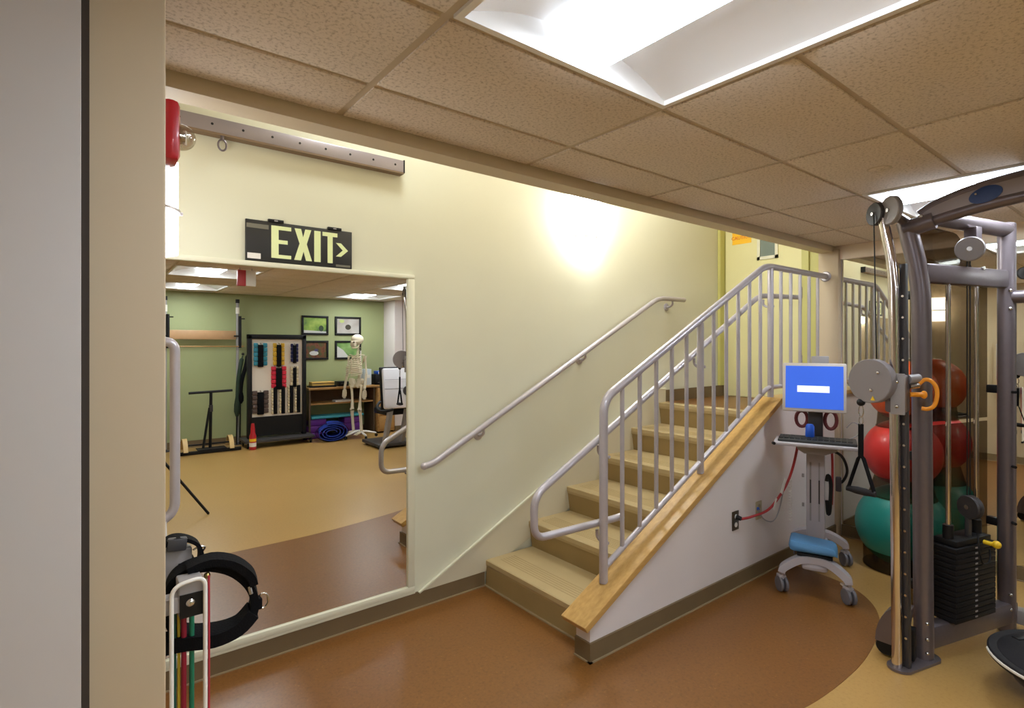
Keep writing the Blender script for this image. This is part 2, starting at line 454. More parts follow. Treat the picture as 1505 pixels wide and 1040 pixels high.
# ---- staircase
st = thing('staircase', 'tan rubber staircase climbing six steps along the green wall', 'stairs', (2.09, 2.5, 0))
NX, NP, NZ, NR = 2.094, .3704, .172, .1847
YI = K1+.001
LAND = NZ+5*NR
for i in range(6):
    x = NX+NP*i; z = NZ+NR*i; zb = z-NR if i else .001
    end = x+NP+.03 if i < 5 else XM-.004
    prof = [(x-.003, z-.004), (x+.004, z), (end, z), (end, z-.03), (x+.03, z-.03), (x+.002, z-.05), (x-.003, z-.03)]
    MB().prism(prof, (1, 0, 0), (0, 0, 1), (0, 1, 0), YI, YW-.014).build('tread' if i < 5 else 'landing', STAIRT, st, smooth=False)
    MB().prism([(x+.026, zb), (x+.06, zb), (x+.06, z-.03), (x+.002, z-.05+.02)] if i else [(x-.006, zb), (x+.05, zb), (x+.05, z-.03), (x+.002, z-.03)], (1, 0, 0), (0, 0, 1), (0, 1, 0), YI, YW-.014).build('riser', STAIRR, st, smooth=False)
    if i < 5:
        for k in range(6):
            gx = x+.075+k*.022
            B(gx, gx+.009, YI+.05, YW-.07, z, z+.001).build('tread_rib', RIB, st, smooth=False)
    else:
        B(x+.09, XM-.002, YI+.04, YW-.016, z, z+.002).build('landing_floor', FLOORB, st, smooth=False)
B(NX-.018, NX+.02, YI, YW-.014, .001, .010).build('riser_toe', COVE, st)
def sk(x): return .098+.4935*(x-1.6)
MB().prism([(1.585, .098), (1.60, sk(1.6)), (3.86, sk(3.86)), (4.04, sk(3.86)), (4.04, .5), (3.2, .5), (2.1, .098)], (1, 0, 0), (0, 0, 1), (0, 1, 0), YW-.014, YW-.002).build('stringer_board', SKIRT, st, smooth=False)
MB().strip([(1.592, YW-.012, sk(1.592)), (3.86, YW-.012, sk(3.86)), (4.04, YW-.012, sk(3.86))], (0, 1, 0), .018, .010).build('stringer_edge', TRIMW, st, smooth=False)
B(4.04, XM-.004, YW-.012, YW-.002, LAND+.002, LAND+.105).build('landing_base', BASE, st)

# ---- landing door in the end wall
d1 = sroot('door_1', (XM, 2.55, LAND))
B(XM-.10, XM-.001, 2.932, YW-.002, LAND+.107, 3.2).build('door_jamb', JAMBP, d1)
B(XM-.03, XM-.001, 2.135, 2.195, LAND+.003, 3.2).build('door_jamb', JAMBP, d1)
B(XM-.012, XM-.001, 2.046, 2.134, LAND+.003, 3.3).build('door_reveal', JAMBP, d1, 'yellow-green painted reveal beside the door')
B(XM-.016, XM-.001, 2.20, 2.925, LAND+.008, 3.16).build('door_leaf', DOORP, d1)
fr = MB()
for a in ((2.405, 2.432, 2.395, 2.80), (2.572, 2.60, 2.395, 2.80), (2.405, 2.60, 2.395, 2.424), (2.405, 2.60, 2.78, 2.81)):
    fr.box(XM-.028, XM-.014, a[0], a[1], a[2], a[3])
wf = fr.build('door_window', TRIMW, d1, 'cream framed door window')
B(XM-.02, XM-.0165, 2.432, 2.572, 2.424, 2.78).build('pane', GLASSD, wf)
for z in (1.46, 2.06, 2.75):
    MB().cyl((XM-.034, 2.197, z-.05), (XM-.034, 2.197, z+.05), .011, n=10).build('hinge', STEEL, d1)

# ================================================================== FIXTURES
# ---- recessed troffers
def troffer(label):
    t = thing('ceiling_light', label, 'ceiling light', (0, 0, 0), 'recessed square ceiling lights')
    hx, hy = TX/2-.012, TY-.012
    prof = []
    for k in range(9):
        u = k/8; prof.append((-hx+.02+(hx-.13)*u, .012+.075*math.sin(u*math.pi/2)))
    top = prof+[(-x, z) for x, z in reversed(prof)]
    sh = MB()
    n = len(top); vs = [(x, -hy+.02, z) for x, z in top]+[(x, hy-.02, z) for x, z in top]
    sh.add(vs, [(k, k+1, n+k+1, n+k) for k in range(n-1)])
    for sgn in (-1, 1):
        y = sgn*(hy-.02)
        sh.add([(x, y, z) for x, z in top]+[(-hx+.02, y, .012), (hx-.02, y, .012)], [tuple(range(n))])
    sh.build('reflector', WHITEE, t, ang=60)
    fr = MB()
    for a in ((-hx, hx, -hy, -hy+.02), (-hx, hx, hy-.02, hy), (-hx, -hx+.02, -hy+.02, hy-.02), (hx-.02, hx, -hy+.02, hy-.02)):
        fr.box(a[0], a[1], a[2], a[3], -.004, .10)
    fr.build('frame', WHITEE, t, smooth=False)
    y0, y1 = -hy+.025, hy-.025
    MB().prism([(-.100, .026), (-.085, .020), (-.03, .012), (.03, .012), (.085, .020), (.100, .026), (.100, .034), (-.100, .034)], (1, 0, 0), (0, 0, 1), (0, 1, 0), y0, y1).build('diffuser', DIFF, t, 'glowing white basket diffuser')
    for s in (-1, 1):
        MB().prism([(s*.101, .026), (s*.118, .045), (s*.125, .080), (s*.101, .080)], (1, 0, 0), (0, 0, 1), (0, 1, 0), y0, y1).build('basket_side', DIFFS, t, smooth=False)
    return t
LBL = [['square recessed ceiling light cut by the top edge of the photo, nearest the viewer', 'recessed ceiling light above the camera shown in the wall mirror beside the hanging sign', 'recessed ceiling light deepest in the wall mirror, near the sage wall above the barre'],
       ['recessed ceiling light above the cable machine', 'recessed ceiling light at the right edge of the wall mirror reflection', 'recessed ceiling light reflected in front of the framed pictures']]
proto = None
for i, fx in enumerate(FIX_X):
    for j, fy in enumerate(FIX_Y):
        t = troffer(LBL[i][j]) if proto is None else copy_tree(proto)
        if proto is None: proto = t
        t.location = (fx+TX/2, fy-TY, ZC); t['label'] = LBL[i][j]

# ---- surface lamps on the high stairwell ceiling
for x_, lab in ((1.35, 'round ceiling lamp high above the mirror end of the stairwell'), (3.35, 'round ceiling lamp high above the landing')):
    t = thing('stairwell_lamp', lab, 'ceiling light', (x_, 2.5, ZTOP), 'stairwell lamps')
    MB().lathe([(0, -.075), (.10, -.07), (.15, -.045), (.165, -.012), (.165, -.010)], (x_, 2.5, ZTOP), n=28).build('shade', GLOWC, t, 'glowing round shade')
    MB().lathe([(.16, -.012), (.18, -.012), (.18, -.001), (0, -.001)], (x_, 2.5, ZTOP), n=28).build('pan', WHITEE, t)

# ---- sprinkler cover plate on the ceiling
sp = thing('sprinkler_plate', 'small round sprinkler cover plate on the tile ceiling', 'sprinkler', (2.93, .945, ZC))
MB().lathe([(.0, -.008), (.035, -.008), (.042, -.003), (.042, .002)], (2.93, .945, ZC), n=24).build('cover', TILE, sp)
MB().lathe([(.044, -.002), (.05, -.001), (.05, .002)], (2.93, .945, ZC), n=24).build('rim', GRID, sp)

# ---- wall mirror (front wall) with cream frame
mr = thing('wall_mirror', 'large cream-framed wall mirror under the exit sign', 'mirror', (.85, YW, .12))
GX0, GX1, GZ0, GZ1 = PA+.022, 1.515, .148, 1.995
B(GX0-.004, GX1+.004, YW-.008, YW-.002, GZ0-.004, GZ1+.004).build('glass', MIRROR, mr, smooth=False)
fd = .022
for a in ((GX0-.02, GX1+.045, GZ1, GZ1+.026), (GX0-.02, GX1+.045, GZ0-.034, GZ0)):
    B(a[0], a[1], YW-fd, YW-.001, a[2], a[3], bev=.004).build('frame_rail', TRIMW, mr)
for a in ((GX0-.02, GX0), (GX1, GX1+.045)):
    B(a[0], a[1], YW-fd, YW-.001, GZ0, GZ1, bev=.004).build('frame_stile', TRIMW, mr)
B(GX0-.02, GX1+.05, YW-.017, YW-.0005, .098, .116, bev=.002).build('frame_ledge', TRIMW, mr)

# ---- end-wall mirror in three panes
m2 = thing('end_mirror', 'frameless mirror panels covering the end wall behind the exercise machine', 'mirror', (XM, 0, .1))
for a, b in ((.62, 1.876), (-.66, .615), (-1.94, -.665)):
    B(XM-.006, XM-.001, a, b, .102, 2.309).build('mirror_panel', MIRROR2, m2, smooth=False)

# ---- exit sign
ex = thing('exit_sign', 'black luminous EXIT sign with arrow above the mirror frame', 'sign', (.9, YW, 2.03))
E0, E1, EZ0, EZ1 = .624, 1.171, 2.024, 2.230
B(E0, E1, YW-.014, YW-.001, EZ0, EZ1, bev=.002).build('panel', M('sign_black', (36, 34, 31), .45), ex)
for a in (.73, 1.035):
    c = B(a, a+.075, YW-.02, YW-.001, EZ1-.002, EZ1+.013, bev=.002).build('mount_clip', BLACK, ex)
    B(a+.028, a+.045, YW-.022, YW-.02, EZ1+.002, EZ1+.009).build('clip_slot', GREYP, c)
LH = EZ1-.018; LL = EZ0+.022; YF = YW-.0145
def letter(polys):
    m = MB()
    for p in polys: m.prism(p, (1, 0, 0), (0, 0, 1), (0, 1, 0), YF-.0008, YF+.001)
    m.build('letter', LUMI, ex, smooth=False)
Hh = LH-LL
def at(x, w, pts): return [(x+w*a, LL+Hh*b) for a, b in pts]
letter([at(.745, .098, [(0, 0), (1, 0), (1, .11), (.36, .11), (.36, .45), (.82, .45), (.82, .57), (.36, .57), (.36, .88), (1, .88), (1, 1), (0, 1)])])
letter([at(.858, .092, [(0, 0), (.38, 0), (.52, .29), (.66, 0), (1, 0), (.70, .53), (.96, 1), (.62, 1), (.50, .74), (.38, 1), (.02, 1), (.30, .53)])])
letter([at(.962, .034, [(0, 0), (1, 0), (1, 1), (0, 1)])])
letter([at(1.006, .082, [(.34, 0), (.68, 0), (.68, .87), (1, .87), (1, 1), (0, 1), (0, .87), (.34, .87)])])
MB().prism([(1.083, LL+.056), (1.122, LL+.068), (1.083, LL+.116), (1.108, LL+.116), (1.150, LL+.080), (1.110, LL+.042), (1.083, LL+.042), (1.12, LL+.066)][0:0] or [(1.080, LL+.040), (1.108, LL+.040), (1.148, LL+.076), (1.108, LL+.114), (1.080, LL+.114), (1.118, LL+.076)], (1, 0, 0), (0, 0, 1), (0, 1, 0), YF-.0008, YF+.001).build('arrow', LUMI, ex, smooth=False)
B(E0+.004, .732, YF-.0005, YF+.001, EZ1-.042, EZ1-.02).build('print_band', M('sign_grey_print', (112, 108, 92), .6), ex)
B(E0+.008, E0+.07, YF-.0006, YF+.001, EZ0+.01, EZ0+.038).build('sticker', WHITEP, ex, 'small white sticker')
B(1.08, 1.16, YF-.0005, YF+.001, EZ0+.006, EZ0+.018).build('print_band', MATS['sign_grey_print'], ex)

# ---- perforated wall rail with one hook
rl = thing('suspension_rail', 'grey perforated steel rail with a hook high above the mirror', 'rail', (.8, YW, 2.6))
rb = MB(); rb.box(.20, 1.470, YW-.055, YW-.001, 2.612, 2.682, bev=.003); rb.build('channel', M('rail_grey', (150, 142, 146), .35, .6), rl)
B(1.470, 1.475, YW-.058, YW-.001, 2.609, 2.685).build('end_cap', BLACK, rl)
B(.20, 1.470, YW-.057, YW-.004, 2.603, 2.612).build('lower_lip', M('rail_brown', (120, 96, 70), .5), rl)
for k in range(9):
    x = .335+.135*k
    MB().cyl((x, YW-.0565, 2.649), (x, YW-.05, 2.649), .006, n=10).build('hole', BLACK, rl)
hk = MB(); hk.cyl((.515, YW-.045, 2.604), (.515, YW-.045, 2.585), .009, n=10)
hk.tube([(.515+.018*math.cos(t*.26), YW-.045, 2.560+.026*math.sin(t*.26)) for t in range(24)], .0045, n=8, closed=True)
hk.build('carabiner_hook', GUNM, rl)

# ---- sconces
def sconce(name, label, c, ax, out, r, z0, z1, glow, bandz, group, dp):
    """half-round glowing shade on a wall; ax along the wall, out away from it"""
    t = thing(name, label, 'wall lamp', (c[0], c[1], z0), group)
    A, O = Vector(ax), Vector(out); m = MB(); n = 14; C0 = Vector((c[0], c[1], 0))
    prof = [(r*math.cos(math.pi*k/n), dp*math.sin(math.pi*k/n)+.012) for k in range(n+1)]
    vs = []
    for z in (z0, z1): vs += [C0+A*a+O*b+Vector((0, 0, z)) for a, b in prof]
    k = n+1
    m.add(vs, [(i, i+1, k+i+1, k+i) for i in range(n)]+[tuple(range(k)), tuple(range(2*k-1, k-1, -1)), (0, k, 2*k-1, k-1)])
    m.build('shade', glow, t, 'glowing white shade', ang=60)
    MB().obox(C0+O*.006+Vector((0, 0, (z0+z1)/2)), A, O, (0, 0, 1), r*1.5, .010, (z1-z0)*.8).build('back_plate', STEEL, t)
    pts = [C0+A*(a*1.03)+O*(b+.004)+Vector((0, 0, bandz)) for a, b in prof]
    MB().strip(pts, (0, 0, 1), .010, .006).build('band', STEEL, t)
    MB().cyl(C0+O*(dp+.012)+Vector((0, 0, bandz)), C0+O*(dp+.026)+Vector((0, 0, bandz)), .007, n=10).build('finial', STEEL, t)
    return t
sconce('wall_sconce', 'glowing white sconce beside the left partition below the red strobe', (PA, 2.42), (0, 1, 0), (1, 0, 0), .14, 1.943, 2.284, GLOWA, 2.10, 'wall sconces', .138)
sconce('wall_sconce', 'glowing white sconce above the stair handrail, partly behind the soffit', (3.025, YW), (1, 0, 0), (0, -1, 0), .15, 2.405, 2.75, GLOWB, 2.416, 'wall sconces', .095)

# ---- fire strobe on the partition
fs = thing('fire_strobe', 'red fire alarm strobe with clear lens at the upper left', 'alarm', (PA, 1.42, 2.0))
B(PA+.001, PA+.036, 1.385, 1.465, 2.003, 2.138, bev=.013).build('housing', RED, fs)
MB().sphere((PA+.04, 1.42, 2.066), .03, 20, 12, (1.0, 1.0, .95)).build('lens', CLEAR, fs, 'clear domed lens')
MB().cyl((PA+.034, 1.42, 2.066), (PA+.048, 1.42, 2.066), .018, .012, 14).build('lens_reflector', CHROME, fs)
MB().cyl((PA+.048, 1.42, 2.05), (PA+.048, 1.42, 2.082), .004, n=8).build('flash_tube', WHITEP, fs)

# ---- hanging ceiling sign seen in the mirror
hs = thing('hanging_sign', 'red and white sign hanging from the ceiling, shown in the wall mirror', 'sign', (1.36, -.5, ZC))
for x in (1.30, 1.42):
    MB().cyl((x, -.5, 2.40), (x, -.5, ZC+.003), .006, n=8).build('hanger', STEEL, hs)
B(1.275, 1.355, -.53, -.47, 2.235, 2.405, bev=.003).build('sign_box', M('sign_red', (190, 60, 66), .5), hs)
B(1.355, 1.455, -.53, -.47, 2.235, 2.405, bev=.003).build('sign_box', WHITEP, hs)

# ---- caution plate on the landing door
cs = thing('caution_plate', 'yellow sticker with red lettering high on the landing door', 'sign', (XM-.016, 2.755, 2.6))
B(XM-.019, XM-.0165, 2.66, 2.852, 2.572, 2.70).build('plate', M('sign_yellow', (246, 190, 30), .5), cs, smooth=False)
text_mesh('CAUTION', .046, M('sign_red_text', (206, 60, 20), .5), 'lettering', cs, (XM-.0192, 2.757, 2.632), (0, -1, 0), (0, 0, 1))

# ---- wall handrail
hr = thing('wall_handrail', 'round aluminium handrail bracketed to the green wall beside the stair', 'handrail', (1.6, YW, .8))
YH = YW-.07
MB().tube(fillet([(1.598, YH, .872), (1.66, YH, .882), (3.86, YH, 2.0), (4.235, YH, 2.004)], [.10, .09], 8), .020, 14).build('rail', STEEL, hr)
MB().sphere((1.596, YH, .872), .022, 14, 8).build('end_cap', STEEL, hr)
for x in (2.03, 2.97, 4.06):
    z = 2.0 if x > 3.86 else .882+(x-1.66)*(2.0-.882)/2.2
    b = MB(); b.tube(smoothpath([(x, YH, z-.018), (x+.004, YH+.004, z-.045), (x+.004, YH+.03, z-.062), (x+.004, YW-.006, z-.064)], 4), .009, 8)
    b.lathe([(.0, .012), (.024, .012), (.034, .004), (.034, 0)], (x+.004, YW-.001, z-.064), (0, -1, 0), 16)
    b.build('bracket', STEEL, hr)

# ---- guard railing with balusters, posts and inner handrail
gr = thing('stair_railing', 'aluminium stair guard railing with vertical balusters on the oak cap', 'railing', (2.176, 1.984, .3))
YR = 1.984; RT = 2.178
def rtop(x): return RT if x >= XF else RT-SL*(XF-x)
def rbot(x): return captop(x)+.072
MB().tube(fillet([(2.176, YR, captop(2.176)-.003), (2.176, YR, rtop(2.176)+.012), (XF-.03, YR, RT), (4.932, YR, RT)], [.085, .09], 8), .0235, 14).build('top_rail', STEEL, gr)
MB().tube(fillet([(2.18, YR, rbot(2.18)), (XF, YR, rbot(XF)), (4.932, YR, rbot(XF))], .06, 6), .0165, 12).build('bottom_rail', STEEL, gr)
PX = [2.176, 3.08, 3.985]
for x in PX[1:]:
    MB().cyl((x, YR, captop(x)-.003), (x, YR, rtop(x)-.006), .0215, n=14).build('post', STEEL, gr)
bx_ = [PX[0]+(PX[1]-PX[0])*k/6 for k in range(1, 6)]+[PX[1]+(PX[2]-PX[1])*k/6 for k in range(1, 6)]+[PX[2]+.158*k for k in range(1, 6)]
for x in bx_:
    MB().cyl((x, YR, rbot(x)), (x, YR, rtop(x)-.004), .0125, n=10).build('baluster', STEEL, gr)
YI2 = 2.062
MB().tube(fillet([(2.40, YI2-.02, .630), (2.34, YI2, .618), (1.755, YI2, .632), (1.755, YI2, .845), (3.97, YI2, 1.968), (4.60, YI2, 1.99)], [.05, .075, .075, .09], 8), .0195, 14).build('handrail', STEEL, gr, 'inner round handrail with return loop')
for x, z in ((2.21, .598), (2.22, 1.06), (3.13, 1.525), (4.03, 1.955)):
    MB().tube(smoothpath([(x, YI2, z-.012), (x+.003, YI2, z-.05), (x+.003, YI2-.03, z-.07), (x+.003, YR, z-.066)], 4), .009, 8).build('handrail_bracket', STEEL, gr)
MB().lathe([(0, .012), (.036, .012), (.044, .004), (.044, 0)], (4.93, YR, RT), (-1, 0, 0), 18).build('wall_flange', STEEL, gr)

# ================================================================== GYM EQUIPMENT
# ---- cable machine: two columns, joined by an arched boom and a rear beam
cm = thing('cable_machine', 'dark grey dual-column cable machine with weight stacks beside the balls', 'exercise machine', (3.6, .36, 0))
YMID = .36
PAX = Vector((.95, .10, .06)).normalized(); PAX2 = Vector((.86, -.50, 0)).normalized()
AX = Vector((.963, -.270, 0)); NV = Vector((.270, .963, 0)); UP = Vector((0, 0, 1))
def column(sg):
    fn = (lambda v: v) if sg > 0 else (lambda v: Vector((v.x, 2*YMID-v.y, v.z)))
    def P(mb, name, mat, par=cm, label=None, **k): return mb.map(fn).build(name, mat, par, label, **k)
    F = Vector((3.36, .885, 0)); RP = Vector((4.05, .685, 0))
    def S(t, z=0, n=0): return F.lerp(RP, t)+UP*z+NV*n
    # base plate under the two front uprights
    pl = []
    for k in range(9): a = math.pi*.5+math.pi*k/8; pl.append((3.165+.055*math.cos(a)*1.0, .93+.055*math.sin(a)))
    for k in range(9): a = -math.pi*.5+math.pi*k/8; pl.append((3.375+.06*math.cos(a), .88+.062*math.sin(a)))
    P(MB().prism(pl, (1, 0, 0), (0, 1, 0), (0, 0, 1), .002, .014), 'base_plate', GUNM)
    # chrome guide post that bends back at the top
    P(MB().tube(fillet([(3.158, .940, .014), (3.158, .956, 1.98), (3.150, 1.000, 2.24)], .18, 8), .0235, 16), 'guide_post', CHROME, label='chrome guide tube')
    hb = P(MB().beam((3.180, .905, .014), (3.185, .922, 2.0), .022, .030, .003), 'adjustment_bar', GUND)
    for k in range(17):
        z = .16+.105*k; yy = .905+.017*z/2
        m = MB().cyl(Vector((3.164, yy, z)), Vector((3.170, yy, z)), .006, n=8)
        P(m, 'stop_hole', ZINC, hb)
    # main upright, curving in at the top
    P(MB().tube(fillet([(3.36, .885, .014), (3.36, .897, 1.93), (3.335, .955, 2.235)], .22, 8), .043, 20), 'front_upright', GUNM)
    for z in (.12, .20, .05): P(MB().sphere((3.325, .862, z), .010, 10, 6), 'bolt', ZINC)
    # rear upright
    P(MB().cyl(RP+UP*.004, RP+UP*2.27, .041, n=20).sphere(RP+UP*2.27, .041, 20, 8, (1, 1, .35)), 'rear_upright', GUNM)
    for z in (.14, .22, 1.80, 1.90): P(MB().sphere(RP+Vector((-.036, -.022, z)), .010, 10, 6), 'bolt', ZINC)
    for z in (.62, .93, 1.34): P(MB().cyl(RP+Vector((-.03, -.03, z)), RP+Vector((-.05, -.045, z)), .008, n=8), 'plug', BLACK)
    # beams between the uprights
    P(MB().tube([S(.16, 2.255), S(.6, 2.245), S(1.0, 2.24)], .040, 16), 'upper_beam', GUNM)
    P(MB().beam(S(0, 1.965), S(1, 1.965), .05, .098, .012), 'cross_beam', GUNM)
    P(MB().beam(S(-.02, .115), S(1.06, .115), .07, .115, .012), 'base_beam', GUNM)
    P(MB().cyl(S(.62, 2.01, -.02), S(.62, 2.01, -.035), .010, n=8), 'bolt', ZINC)
    # guide rods, cables, top pulley
    for t in (.275, .61): P(MB().cyl(S(t, .40), S(t, 1.92), .0115, n=12), 'guide_rod', CHROME)
    for t in (.50, .535): P(MB().cyl(S(t, .74), S(t, 2.10), .0032, n=6), 'cable', BLACK)
    P(MB().cyl((3.128, 1.02, 1.53), (3.122, 1.03, 2.25), .003, n=6), 'cable', BLACK)
    pu = P(MB().lathe([(0, -.018), (.060, -.018), (.064, -.012), (.053, -.004), (.053, .004), (.064, .012), (.060, .018), (0, .018)], S(.455, 2.105, -.03), PAX, 26), 'pulley', GREYP)
    P(MB().cyl(S(.455, 2.105, -.03)-PAX*.024, S(.455, 2.105, -.03)+PAX*.024, .012, n=10), 'axle', ZINC, pu)
    P(MB().obox(S(.49, 2.15, -.03), AX, NV, UP, .05, .06, .14, .004), 'pulley_bracket', GUNM)
    # weight stack
    for k in range(14):
        z = .175+.0275*k
        P(MB().obox(S(.44, z+.0128), AX, NV, UP, .345, .13, .0245, .002), 'weight_plate', PLATE)
        P(MB().obox(S(.44, z+.0128, -.0655), AX, NV, UP, .02, .002, .008), 'plate_number', GREYP)
    hd = P(MB().obox(S(.44, .575, 0), AX, NV, UP, .30, .11, .03, .004), 'stack_head', BLACK)
    for t in (.275, .61): P(MB().cyl(S(t, .58), S(t, .66), .024, n=14), 'rod_bushing', BLACK, hd)
    lp = P(MB().lathe([(0, -.02), (.058, -.02), (.062, -.014), (.05, -.005), (.05, .005), (.062, .014), (.058, .02), (0, .02)], S(.46, .745, -.03), PAX2, 24), 'lower_pulley', GUND)
    P(MB().cyl(S(.46, .745, -.03)-PAX2*.026, S(.46, .745, -.03)+PAX2*.026, .012, n=10), 'axle', ZINC, lp)
    P(MB().obox(S(.46, .65, -.02), AX, NV, UP, .03, .02, .15, .003), 'pulley_stem', GUND)
    P(MB().tube(smoothpath([S(.44, .62, -.07), S(.42, .54, -.085), S(.45, .47, -.09), S(.53, .475, -.09), S(.56, .53, -.08)], 5), .0045, 8), 'pin_lanyard', BLACK)
    sp_ = P(MB().cyl(S(.515, .57, -.07), S(.515, .57, -.11), .011, n=12).sphere(S(.53, .57, -.12), .020, 14, 8), 'selector_pin', YELLOW, label='yellow selector pin')
    # smoked shields in two halves behind the stack
    def shield(z0, z1, top=False):
        a0, a1 = .05, 1.0
        poly = [(a0, z0), (a1, z0), (a1, z1), (a0, z1)]
        if top:
            poly = [(a0, z0), (a1, z0), (a1, 1.93)]
            for k in range(9):
                u = k/8; poly.append((a1-.10-.34*u, 1.95+.27*(math.sin(u*math.pi/2)**1.5)))
            poly += [(.30, 2.235), (a0, 2.235)]
        L = (RP-F).length
        return MB().prism([(p*L, q) for p, q in poly], AX, UP, NV, .085, .090, F)
    P(shield(1.185, 0, True), 'upper_shield', SMOKE, label='smoked acrylic upper shield', smooth=False)
    P(shield(.16, 1.165), 'lower_shield', SMOKE, label='smoked acrylic lower shield', smooth=False)
    for t, z in ((.04, 1.86), (.04, 1.02), (.04, .35), (1.0, 1.35), (1.0, .6)):
        P(MB().obox(S(t, z, .06), AX, NV, UP, .035, .06, .045, .004), 'shield_clip', BLACK)
    # floor pulley housing with roller
    c0 = Vector((3.262, .955, 0)); hv = Vector((-.10, .99, 0)).normalized(); hw = Vector((.99, .10, 0)).normalized()
    arc = [(-.02, .07), (.105, .075)]+[(.105-.13*(1-math.cos(t)), .075+.205*math.sin(t)) for t in [math.pi/2*k/7 for k in range(1, 8)]]+[(-.05, .28)]
    P(MB().prism(arc, hv, UP, hw, -.035, .035, c0), 'floor_pulley_housing', GUNM)
    P(MB().lathe([(0, -.03), (.04, -.03), (.046, -.02), (.046, .02), (.04, .03), (0, .03)], c0+hv*.06+UP*.052, hw, 20), 'floor_roller', BLACK)
    P(MB().obox(c0+hv*-.03+UP*.10, hv, hw, UP, .06, .05, .16, .006), 'floor_pulley_frame', BLACK)
    # twin pulleys at the bent top
    ax = Vector((.80, -.60, 0))
    for dy, dx, mt, rr in ((.045, -.015, GUND, .058), (-.03, -.045, GREYP, .070)):
        q = Vector((3.165+dx, .985+dy, 2.262))
        pp = P(MB().lathe([(0, -.014), (rr-.004, -.014), (rr, -.009), (rr-.012, 0), (rr, .009), (rr-.004, .014), (0, .014)], q, ax, 26), 'top_pulley', mt)
        P(MB().cyl(q-ax*.022, q+ax*.022, .010, n=10), 'axle', ZINC, pp)
    P(MB().cyl((3.165, 1.03, 2.262), (3.15, .945, 2.262), .026, n=14), 'pulley_spindle', GUND)
    P(MB().cyl((3.17, .965, 2.255), (3.335, .955, 2.235), .024, n=12), 'top_link', GUNM)
    # sliding arm: carriage, disc housing, orange grip
    cz = 1.36
    P(MB().obox((3.165, .942, cz), (1, -.1, 0), (.1, 1, 0), UP, .09, .082, .19, .014), 'carriage', GUNM)
    P(MB().obox((3.115, .925, cz), (1, -.1, 0), (.1, 1, 0), UP, .012, .062, .20, .004), 'carriage_cheek', GREYP)
    for z in (cz+.06, cz-.06): P(MB().sphere((3.107, .927, z), .010, 10, 6), 'bolt', ZINC)
    P(MB().obox((3.14, .99, cz+.01), (.25, .97, 0), (.97, -.25, 0), UP, .07, .05, .10, .006), 'carriage_arm', GUNM)
    da = Vector((.966, -.26, 0)) if sg > 0 else Vector((.55, .835, 0)).normalized()
    dn = Vector((.26, .966, 0)) if sg > 0 else Vector((-.835, .55, 0))
    dc = Vector((3.118, 1.035, 1.418))
    ds = P(MB().lathe([(0, -.026), (.106, -.026), (.110, -.022), (.110, .022), (.106, .026), (0, .026)], dc, da, 40), 'swivel_disc', M('disc_grey', (134, 126, 126), .45), label='round grey swivel disc')
    for q in ((.0, .02, .045), (-.0, -.0, -.045)): P(MB().sphere(dc-da*.027+dn*(-.045 if q[2] > 0 else -.012)+UP*q[2], .009, 10, 6), 'bolt', ZINC, ds)
    P(MB().prism([(-.011, -.010), (.011, -.010), (0, .012)], dn*-1, UP, da, -.0285, -.0262, dc+dn*-.02-UP*.085), 'warning_triangle', YELLOW, ds, smooth=False)
    g = [(3.23, .872, 1.405), (3.235, .850, 1.428), (3.24, .826, 1.425), (3.245, .806, 1.395), (3.245, .802, 1.35), (3.24, .812, 1.305), (3.235, .835, 1.287), (3.23, .86, 1.288)]
    P(MB().tube(smoothpath(g, 5), .0095, 10), 'pop_pin_grip', ORANGEH, label='orange grip loop')
    P(MB().cyl((3.20, .90, 1.355), (3.235, .855, 1.355), .012, n=12).sphere((3.238, .852, 1.355), .020, 12, 8, (.7, .7, 1)), 'pop_pin_knob', ORANGEH)
    P(MB().cyl((3.19, .90, 1.395), (3.225, .872, 1.400), .014, n=12), 'pop_pin_barrel', ZINC)
    P(MB().cyl((3.19, .905, 1.43), (3.24, .875, 1.435), .022, n=14), 'carriage_roller', GREYP)
column(1); column(-1)
# arched boom between the columns
def by(u, z): return Vector((3.34, YMID+u, z))
def arch(pts): return smoothpath([by(u, z) for u, z in pts]+[by(-u, z) for u, z in reversed(pts[:-1])], 5)
bt = arch([(.535, 2.262), (.47, 2.300), (.34, 2.340), (.17, 2.366), (0, 2.374)])
MB().tube(bt, .024, 14).build('boom_top_tube', GUNM, cm)
bl = arch([(.60, 2.195), (.50, 2.218), (.34, 2.250), (.17, 2.272), (0, 2.280)])
MB().tube(bl, .029, 14).build('boom_lower_tube', GUNM, cm)
pts = [(p.y, p.z) for p in bt]+[(p.y, p.z) for p in reversed(bl[5:-5])]
MB().prism(pts, (0, 1, 0), (0, 0, 1), (1, 0, 0), 3.318, 3.362).build('boom_web', M('boom_grey', (150, 140, 140), .4, .3), cm)
for s in (1, -1):
    MB().prism([(.062*math.cos(t), .038*math.sin(t)) for t in [2*math.pi*k/28 for k in range(28)]], Vector((0, 1, -.16*s)).normalized(), (0, 0, 1), (-1, 0, 0), .023, .028, (3.34, YMID+s*.275, 2.304)).build('badge', OVALB, cm, 'blue oval badge')
    MB().sphere((3.311, YMID+s*.31, 2.312), .006, 8, 6).build('bolt', ZINC, cm)
    MB().sphere((3.312, YMID+s*.525, 2.245), .013, 10, 6).build('bolt', ZINC, cm)
    MB().cyl((3.335, YMID+s*.475, 2.222), (3.335, YMID+s*.60, 2.195), .042, .045, 16).build('boom_sleeve', GUNM, cm)
MB().beam((4.10, .70, .09), (4.10, .02, .09), .07, .08, .008).build('rear_base_beam', GREYP, cm)
MB().cyl((4.05, .66, 1.865), (4.05, .06, 1.865), .036, n=16).build('rear_cross_tube', GUNM, cm)

